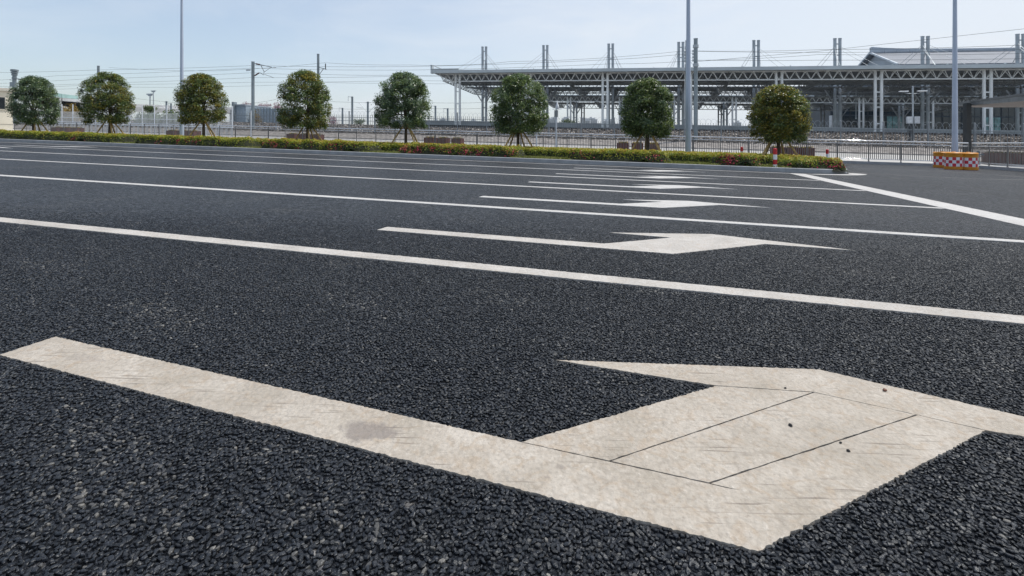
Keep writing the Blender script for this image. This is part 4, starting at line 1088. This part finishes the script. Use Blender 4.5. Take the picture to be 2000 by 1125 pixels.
# ------------------------------------------------------------------ overhead line masts
def insulator(mb, a, b, r=.085):
    a, b = Vector(a), Vector(b); n = 9; path = []; rs = []
    for i in range(n*2+1):
        path.append(a.lerp(b, i/(n*2))); rs.append(r if i % 2 else r*.55)
    mb.tube(path, rs, 8)
def mast(px, top, v, r, label, kind, wb=3.1):
    z1 = hgt(px, top, v)-wb
    o = thing('overhead_line_mast', label, 'overhead line mast', W(at(px, v), v, wb), TH, 'overhead line masts')
    mb = MB(); mb.tube([(0, 0, -1.6), (0, 0, z1)], [r*1.08, r], 14); mb.build('pole', MASTG, o, True)
    mb = MB(); mb.lathe([(r*1.15, z1), (r*1.15, z1+.06), (.02, z1+.10)], 14); mb.build('cap', GALV, o, True)
    if kind == 'bracket':
        mb = MB(); mb.tube([(r, 0, z1-.25), (.55, 0, z1-.32)], .05, 6); mb.tube([(1.25, 0, z1-.45), (3.5, 0, z1-.95)], .045, 6)
        mb.tube([(r, 0, z1-2.2), (.45, 0, z1-2.1)], .05, 6); mb.tube([(1.15, 0, z1-1.75), (1.5, 0, z1-1.80), (1.95, 0, z1-2.1), (2.1, 0, z1-1.6), (1.45, 0, z1-.5)], .05, 6)
        mb.tube([(2.05, 0, z1-1.7), (3.3, 0, z1-1.0), (4.3, 0, z1-1.05)], .03, 5); mb.tube([(2.1, 0, z1-2.0), (3.9, 0, z1-2.6)], .03, 5)
        mb.build('cantilever', DARK, o)
        mb = MB(); insulator(mb, (.55, 0, z1-.32), (1.3, 0, z1-.46), .12); mb.build('insulator', INSUL, o, True)
        mb = MB(); insulator(mb, (.35, 0, z1-2.15), (1.15, 0, z1-1.75), .12); mb.build('insulator', INSUL, o, True)
        mb = MB(); mb.tube([(-r, 0, z1-1.25), (-1.3, 0, z1-1.1)], .04, 6); mb.box(-1.3, -.5, -.03, .03, z1-1.36, z1-1.14); mb.build('side_arm', GALV, o)
    elif kind == 'feeder':
        mb = MB(); mb.tube([(-.2, 0, z1-2.1), (r+1.35, 0, z1-2.55)], .05, 6); mb.tube([(r, 0, z1-3.4), (1.0, 0, z1-2.45)], .05, 6); mb.build('bracket_arm', DARK, o)
        mb = MB(); insulator(mb, (1.4, 0, z1-2.5), (1.4, 0, z1-1.6), .10); mb.build('insulator', DARK, o, True)
    elif kind == 'anchor':
        for z in (z1-.9, z1-3.2):
            mb = MB(); mb.lathe([(r*1.0, z-.2), (r*1.45, z-.18), (r*1.45, z+.18), (r, z+.2)], 12); mb.build('collar', GALV, o)
        for k in range(4):
            mb = MB(); mb.box(-r*1.7, -r*.8, -.1, .1, z1-1.6-.38*k, z1-1.35-.38*k); mb.build('clamp', GALV, o)
    elif kind == 'gear':
        mb = MB()
        for z, q in ((z1-.1, 2.0), (z1-.5, 1.75), (z1-.9, 1.5), (z1-1.5, 1.3)): mb.lathe([(r*.9, z-.22), (r*q, z-.18), (r*q, z+.10), (r*.9, z+.16)], 12)
        mb.box(-.75, -.1, -.3, .3, z1-3.1, z1-2.3); mb.tube([(-1.3, 0, z1-1.85), (0, 0, z1-2.0)], .05, 6); mb.tube([(-1.5, 0, z1-3.2), (-.5, 0, z1-3.0)], .05, 6); mb.tube([(r, 0, z1-1.7), (.9, 0, z1-1.75)], .04, 6); mb.tube([(1.75, 0, z1-1.85), (2.4, 0, z1-2.2)], .05, 6)
        mb.build('switch_gear', MASTG, o)
        mb = MB(); insulator(mb, (.9, 0, z1-1.75), (1.75, 0, z1-1.85), .11); mb.build('insulator', DARK, o, True)
    elif kind == 'hook':
        mb = MB(); mb.tube([(0, 0, z1-.1), (-1.4, 0, z1+.1), (-1.4, 0, z1-1.3)], .09, 6); mb.build('hanger', GALV, o)
    elif kind == 'cross':
        mb = MB(); mb.tube([(-1.0, 0, z1-.25), (1.0, 0, z1-.25)], .08, 6); mb.tube([(-3.4, 0, z1-.0), (-.2, 0, z1-3.2)], .06, 5); mb.tube([(-4, 0, z1-1.6), (-1.8, 0, z1-1.9)], .06, 5); mb.tube([(2.6, 0, z1-1.2), (.2, 0, z1-3.2)], .06, 5); mb.build('cantilever', GALV, o)
    return o
mast(28, 136, 66, .30, 'overhead line mast with bulky switch gear behind the leftmost tree', 'gear', 1.5)
mast(192, 129, 73, .21, 'overhead line mast rising just left of the second tree top', 'feeder')
mast(494, 121, 66, .235, 'overhead line mast with brown insulators on brackets, between third and fourth trees', 'bracket', 1.5)
mast(621.5, 106, 73, .20, 'tall overhead line mast with side insulator behind the fourth tree', 'feeder')
mast(1359, 76, 66, .235, 'thick anchor mast with collars right of the middle lamp post', 'anchor', 1.5)
mast(1341.4, 80, 70, .17, 'thin anchor mast half hidden behind the middle lamp post', 'anchor', 2.2)
for px, top, v, k, lab in ((688, 189, 135, 'hook', 'distant mast with hooked top between fourth and fifth trees'), (718.5, 199, 140, 'cross', 'distant mast with crossed arms left of the fifth tree'),
                           (669, 211, 160, 'hook', 'small distant mast just right of the fourth tree'), (850.5, 207, 150, 'hook', 'distant mast just right of the fifth tree'),
                           (874.5, 212, 155, 'hook', 'distant mast left of the first white column pair'), (325, 198, 150, 'cross', 'distant mast left of the third tree'), (334, 202, 160, 'hook', 'distant mast close beside the third tree crown')):
    mast(px, top, v, .30, lab, k, 3.2)
# high yard lights far behind
for px, top, v, lab in ((293, 184.5, 190, 'nearer high yard light with broad head between second and third trees'), (299.5, 178, 260, 'farther thin high yard light between second and third trees')):
    z1 = hgt(px, top, v); o = thing('yard_light', lab, 'yard light', W(at(px, v), v, 3), TH, 'high yard lights')
    mb = MB(); mb.tube([(0, 0, 0), (0, 0, z1-3)], [.4, .25], 8); mb.build('pole', GALV, o, True)
    mb = MB(); mb.box(-2.0, 2.0, -.3, .3, z1-3.1, z1-2.6); mb.box(-1.1, 1.1, -.3, .3, z1-3.7, z1-3.1); mb.build('lamp_head', GALV, o)

# ------------------------------------------------------------------ overhead wires: each one a thing
WG = 'overhead railway wires'
def wire(v, pts, lab, sag=.0, r=.022, droppers=None):
    P = [(at(x, v), v, hgt(x, y, v)) for x, y in pts]
    base = W(*P[0]); mb = MB(lambda a, b, c: W(a, b, c)-base); path = []
    for (a, b) in zip(P[:-1], P[1:]):
        for k in range(8):
            t = k/8; path.append((a[0]+(b[0]-a[0])*t, v, a[2]+(b[2]-a[2])*t - sag*4*t*(1-t)))
    path.append(P[-1])
    mb.tube(path, r, 4)
    o = mb.build('overhead_wire', WIRE); o.location = base; tag(o, lab, 'overhead wire', WG)
wire(73, [(212, 132), (420, 138.5), (635, 122.5), (800, 126.8)], 'feeder wire strung between the two masts with side insulators', .15)
wire(73.2, [(800, 126.8), (1000, 120), (1335, 99.5), (1995, 96)], 'highest wire over the left half of the station canopy roof', .3)
wire(66.2, [(-40, 142), (192, 136.5), (494, 128), (800, 130), (1190, 116.5), (1359, 103)], 'second highest wire, passing the bracketed mast near its top', .1)
wire(70, [(-40, 158), (110, 148), (490, 133), (800, 136.8), (1190, 124.8), (1359, 118), (1600, 106.5), (2040, 103.5)], 'wire level with the upper canopy gutter, below the second highest one', .12)
wire(66.4, [(-40, 164), (160, 154.5), (494, 142), (640, 145.5), (800, 146), (880, 146.5)], 'wire crossing behind the crowns level with the mast brackets', .1)
wire(70.3, [(-40, 169.5), (200, 162), (494, 151.5), (800, 148.5), (960, 147)], 'contact wire halfway down the bracketed mast', .1)
wire(74, [(-40, 173), (200, 165), (494, 160.5), (800, 157), (960, 156.5)], 'lower contact wire running past the fourth and fifth tree tops', .1)
wire(78, [(-40, 177), (250, 170), (440, 169), (640, 161), (800, 162), (900, 163)], 'lowest of the bundle of wires left of the station canopy', .1)
wire(66.6, [(1359, 120.5), (1600, 100), (2040, 52)], 'wire climbing to the right photo edge above the station hall', 0)
wire(66.8, [(1359, 99.5), (1600, 97), (1995, 88), (2040, 87)], 'level wire at half height of the twin masts at right', .1)
wire(67.0, [(1359, 117.5), (1600, 117.5), (2040, 114)], 'level wire just over the gutter of the canopy at right', .05)
wire(140, [(640, 198), (800, 199), (960, 199.5)], 'far thin wire between the fourth tree and the station', .3, .04)
wire(141, [(640, 212), (800, 210.5), (960, 211)], 'far thin wire lower down between the fourth tree and the station', .3, .04)
wire(100, [(100, 190), (270, 193), (440, 205), (540, 194)], 'far slack wire between the second and fourth trees', .3, .03)

# ------------------------------------------------------------------ cream building at the left edge
uR = at(25, 53)
def vat(px): t = (px-CX)/F; return uR*(t*UY-UX)/(VX-t*VY)
cb, xf = big('cream_building', 'low cream rendered building with louvred window at the left edge', 'building', uR-5, 46)
zt = hgt(15, 178.5, vat(15))
mb = MB(xf); mb.box(uR-14, uR, 40, 53, 0, zt); mb.build('wall', WALLC, cb)
mb = MB(xf); mb.box(uR-14.3, uR+.35, 39.7, 53.3, zt+.003, zt+.42); mb.build('roof', WALLT, cb)
mb = MB(xf); mb.box(uR+.012, uR+.05, 39.9, 53.1, 1.2, 1.24); mb.build('render_joint', WALLT, cb)
va, vb_ = vat(-14), vat(8.5); z0, z1 = hgt(4, 213, vat(4)), hgt(4, 190, vat(4))
mb = MB(xf); mb.box(uR+.01, uR+.05, va, vb_, z0, z1); wn = mb.build('window', DARK, cb)
mb = MB(xf)
for k in range(10): z = z0+.05+k*(z1-z0-.1)/10; mb.box(uR+.055, uR+.12, va+.05, vb_-.05, z, z+.07)
mb.build('louvre', POSTG, wn)
mb = MB(xf)
mb.box(uR+.012, uR+.15, va-.12, va-.003, z0-.1, z1+.1); mb.box(uR+.012, uR+.15, vb_+.003, vb_+.12, z0-.1, z1+.1); mb.box(uR+.012, uR+.15, va, vb_, z1+.003, z1+.1); mb.box(uR+.012, uR+.15, va, vb_, z0-.1, z0-.003)
mb.build('frame', WALLT, wn)

# ------------------------------------------------------------------ far ramp, walls, buildings, city
vd = thing('ramp_viaduct', 'grey concrete ramp viaduct with greenish barrier behind the left trees', 'viaduct', (0, 0, 0), 0)
def wp(px, py, Y): X = (px-CX)/F*Y; return Vector((X, Y, 1+(CY-py)*Y/F))
rp = [(60, 186, 150), (120, 197, 160), (152, 200, 170), (270, 208.5, 200), (350, 211, 230), (480, 214, 260)]
vd.location = wp(60, 250, 150); b0 = vd.location
deck = MB(); para = MB(); pier = MB(); barr = MB()
for (a, b) in zip(rp[:-1], rp[1:]):
    p, q = wp(*a)-b0, wp(*b)-b0; k = Vector((0, 7, 0)); up = Vector((0, 0, 1))
    def seg(mb, z0, z1, k):
        mb._add([p+up*z0, q+up*z0, q+k+up*z0, p+k+up*z0, p+up*z1, q+up*z1, q+k+up*z1, p+k+up*z1], [(0, 1, 5, 4), (1, 2, 6, 5), (2, 3, 7, 6), (3, 0, 4, 7), (4, 5, 6, 7), (0, 3, 2, 1)])
    seg(deck, -1.9, 0, k); seg(para, .004, 1.0, Vector((0, .3, 0)))
    if a[0] < 150: seg(barr, 1.004, 2.2, Vector((0, .1, 0)))
    for t in (.2, .7):
        c_ = p.lerp(q, t)+Vector((0, 3.5, 0)); pier.tube([c_+up*-12, c_+up*-1.9], .9, 10)
deck.build('deck', mat('viaduct_concrete', (.40, .41, .42), .8), vd); para.build('parapet', mat('viaduct_parapet', (.50, .51, .52), .8), vd); barr.build('barrier', NOISEB, vd); pier.build('pier', mat('viaduct_concrete', (.40, .41, .42), .8), vd)

gb, xf = big('grey_building', 'windowless blue grey block with dark corner post, left of the bracketed mast', 'building', at(453, 120), 120, 3.2)
mb = MB(xf); mb.box(at(457, 120), at(480, 120), 120, 130, 3, hgt(468, 206, 120)); mb.build('wall', mat('block_grey', (.33, .40, .46), .7), gb)
mb = MB(xf); mb.box(at(456, 120), at(480.5, 120), 119.6, 130.4, hgt(468, 206, 120)+.003, hgt(468, 206, 120)+.3); mb.build('coping', HALLTRIM, gb)
mb = MB(xf); mb.box(at(452.5, 119), at(455.8, 119), 119, 120.3, 3, hgt(454, 199, 119)); mb.build('corner_post', MASTG, gb)
nb, xf = big('noise_wall', 'long blue grey panelled wall behind the palisade fence at the fourth tree', 'wall', at(485, 122), 122, 3.2)
mb = MB(xf); a = at(481, 122); b = at(575, 122); n = 16
for k in range(n): mb.box(a+(b-a)*k/n+.05, a+(b-a)*(k+1)/n-.05, 122, 122.4, 3, hgt(520, 212, 122))
mb.build('panels', mat('noise_panel', (.34, .42, .50), .6), nb)
mb = MB(xf)
for k in range(n+1): mb.box(a+(b-a)*k/n-.12, a+(b-a)*k/n+.12, 121.8, 121.99, 3, hgt(520, 211, 122))
mb.build('stanchion', MASTG, nb)

BUSHY = leafmat('far_leaf_yellow', [(0, (.14, .10, .02)), (1, (.40, .27, .06))], .6, .3)
BUSHG = leafmat('far_leaf_green', [(0, (.03, .06, .02)), (1, (.16, .22, .06))], .6, .3)
BUSHP = leafmat('far_blossom', [(0, (.20, .10, .12)), (.5, (.38, .22, .27)), (1, (.55, .40, .44))], .6, .3)
def bush(px0, px1, ytop, ybot, v, m, label, kind, group, seed, nl=1600, trunk=True):
    rg = np.random.default_rng(seed); pm_ = (px0+px1)/2
    u = at(pm_, v); hwid = abs(at(px1, v)-at(px0, v))/2; zb, zt = hgt(pm_, ybot, v), hgt(pm_, ytop, v)
    zg = 3.2 if v > 78 else (.6 if v < 64 else 1.2)
    o = thing(kind, label, 'tree' if trunk else 'bush', W(u, v, zg), TH, group)
    n = 26; cl = unit(rg.normal(size=(n, 3)))*rg.uniform(.3, .95, (n, 1))*np.array([hwid, hwid*.8, (zt-zb)/2])+np.array([0, 0, (zt+zb)/2-zg])
    ci = rg.integers(0, n, nl); sc = max(.12, hwid*.16)
    cen = cl[ci]+rg.normal(0, sc, (nl, 3))
    link('crown', npmesh('crown', leaves(cen, unit(rg.normal(size=(nl, 3))+np.array([0, -.3, .6])), sc*.9, sc*.55, rg), 4, m, np.clip(rg.normal(.5, .25, nl), 0, 1)), o)
    mb = MB(); h = max(.3, (zt+zb)/2-zg)
    mb.tube([(0, 0, -.1), (.05, 0, h*.5), (0, .05, h)], [.12, .09, .04], 6)
    for k in range(6):
        c_ = cl[k]; mb.tube([(0, 0, h*.55), tuple(c_)], [.05, .015], 5)
    mb.build('trunk', BARK, o, True)
bush(116, 150, 203, 246, 70, BUSHY, 'yellowish bush behind the pale fence between the first two trees', 'bush', 'shrubs behind the fence', 1, 2200, False)
bush(281, 303, 208, 217, 72, BUSHG, 'dark flat topped bush above the fence between second and third trees', 'bush', 'shrubs behind the fence', 2, 1500, False)
bush(268, 312, 222, 246, 70, BUSHG, 'low green shrub behind the fence left of the left lamp post', 'bush', 'shrubs behind the fence', 3, 2000, False)
bush(308, 352, 219, 246, 70, BUSHG, 'taller green shrub behind the fence at the left lamp post', 'bush', 'shrubs behind the fence', 4, 2000, False)
bush(490, 512, 214, 244, 76, BUSHY, 'bare yellowish shrub at the foot of the bracketed mast', 'bush', 'shrubs behind the fence', 5, 900, False)
bush(690, 712, 232, 246, 95, BUSHG, 'small pale green bush on the track bed between fourth and fifth trees', 'bush', 'shrubs behind the fence', 6, 900, False)
bush(1094, 1135, 237, 246, 112, BUSHG, 'low green bush on the far platform right of the camera pole', 'bush', 'shrubs behind the fence', 7, 900, False)
for i, (a, b, t, bb, lab) in enumerate(((475, 491, 199, 214, 'pink blossoming tree over the grey block'), (501, 519, 201, 215, 'pink blossoming tree just right of the bracketed mast'),
                                     (518, 530, 200, 216, 'small pink blossoming tree in the middle of the noise wall'), (532, 550, 200, 216, 'pink blossoming tree next to the fourth tree crown'),
                                     (640, 662, 224, 246, 'purple blossoming tree behind the fence right of the fourth tree'))):
    bush(a, b, t, bb, 132 if i < 4 else 100, BUSHP, lab, 'blossom_tree', 'pink blossoming trees', 20+i, 700)

TG = 'pale tower blocks on the far skyline'
rd = random.Random(4)
tw = [(852, 236), (866, 233), (880, 238), (905, 237), (925, 235), (1078, 232), (1084, 229), (1104, 231), (1110, 236), (1140, 231), (1146, 234), (1154, 231), (1160, 233), (1183, 236), (1196, 235), (1235, 238), (1440, 239)]
for i, (px, top) in enumerate(tw):
    Y = 1500+rd.uniform(0, 500); p = wp(px, 262, Y); hgt_ = (262-top)*Y/F
    lab = 'pale far tower block %s, %s in its row' % (('left of the station end' if px < 930 else 'under the canopy right of the sixth tree' if px < 1120 else 'seen between columns at the seventh tree'),
          ('first', 'second', 'third', 'fourth', 'fifth', 'first', 'second', 'third', 'fourth', 'first', 'second', 'third', 'fourth', 'fifth', 'sixth', 'seventh', 'eighth')[i])
    o = thing('tower_block', lab, 'tower block', p, rd.uniform(-.3, .3), TG)
    wd = rd.uniform(7, 12)
    mb = MB(); mb.box(-wd, wd, -8, 8, -20, hgt_); mb.box(-wd*.4, wd*.4, -4, 4, hgt_+.01, hgt_+5); mb.build('wall', CITY, o)
    mb = MB()
    for z in np.arange(2, hgt_-3, 4.): mb.box(-wd*.9, wd*.9, -8.2, -8.02, z, z+1.8)
    mb.build('window_band', GLASSD, o)

# ------------------------------------------------------------------ sun, sky, air
AZ = math.atan2(.9328, .3602); EL = R(65)
sd = Vector((math.sin(AZ)*math.cos(EL), math.cos(AZ)*math.cos(EL), math.sin(EL)))
sl = bpy.data.lights.new('sun', 'SUN'); sl.energy = 3.6; sl.angle = R(.7); sl.color = (1., .955, .88)
so = bpy.data.objects.new('sun', sl); COL.objects.link(so); so.rotation_euler = sd.to_track_quat('Z', 'Y').to_euler(); so.location = (0, 0, 60)
wd = bpy.data.worlds.new('World'); scene.world = wd; wd.use_nodes = True
N = wd.node_tree.nodes; L = wd.node_tree.links
bg = N['Background']; bg.inputs['Strength'].default_value = .15
sk = N.new('ShaderNodeTexSky'); sk.sky_type = 'NISHITA'; sk.sun_disc = False; sk.sun_elevation = EL; sk.sun_rotation = AZ
sk.air_density = 1.1; sk.dust_density = 1.2; sk.ozone_density = 2.0
tc = N.new('ShaderNodeTexCoord')
mp = N.new('ShaderNodeMapping'); mp.inputs['Scale'].default_value = (1, 1, 3.2); L.new(tc.outputs['Generated'], mp.inputs['Vector'])
nz = N.new('ShaderNodeTexNoise'); nz.inputs['Scale'].default_value = 2.6; nz.inputs['Detail'].default_value = 7; nz.inputs['Roughness'].default_value = .55; nz.inputs['Distortion'].default_value = .4
L.new(mp.outputs[0], nz.inputs['Vector'])
cl = ramp(N, L, nz.outputs[0], [(.45, 0.), (.62, .18), (.74, .48)])
dv = N.new('ShaderNodeVectorMath'); dv.operation = 'DOT_PRODUCT'; L.new(tc.outputs['Generated'], dv.inputs[0]); dv.inputs[1].default_value = (.86, .5, 0)
hz = ramp(N, L, dv.outputs['Value'], [(.0, .28), (.45, .50), (.95, .90)])
fac = mnode(N, L, 'MAXIMUM', mnode(N, L, 'MINIMUM', mnode(N, L, 'ADD', cl, hz), 1.), 0.)
col = mixc(N, L, fac, sk.outputs[0], (5.5, 5.85, 6.3))
L.new(col, bg.inputs['Color'])

# ------------------------------------------------------------------ camera
cam = bpy.data.cameras.new('camera'); co = bpy.data.objects.new('camera', cam); COL.objects.link(co)
co.location = (0, 0, 1); co.rotation_euler = (R(90), 0, 0)
cam.sensor_width = 36; cam.lens = 36*F/2000; cam.shift_y = -(562.5-CY)/2000; cam.shift_x = 0
cam.clip_start = .05; cam.clip_end = 20000
scene.camera = co
scene.render.resolution_x = 1024; scene.render.resolution_y = 576
vs = scene.view_settings; vs.view_transform = 'Standard'; vs.look = 'None'; vs.exposure = 0; vs.gamma = 1
scene.cycles.max_bounces = 6; scene.cycles.transparent_max_bounces = 4

hm = bpy.data.materials.new('haze'); hm.use_nodes = True; N = hm.node_tree.nodes; L = hm.node_tree.links
N.remove(N['Principled BSDF']); pv = N.new('ShaderNodeVolumePrincipled'); pv.inputs['Color'].default_value = (.86, .92, 1., 1); pv.inputs['Density'].default_value = .00013; pv.inputs['Anisotropy'].default_value = .3
L.new(pv.outputs[0], N['Material Output'].inputs['Volume'])
mb = MB(); mb.box(-2600, 2600, -60, 2300, -80, 90); o = mb.build('haze', hm); struct(o, 'stuff')
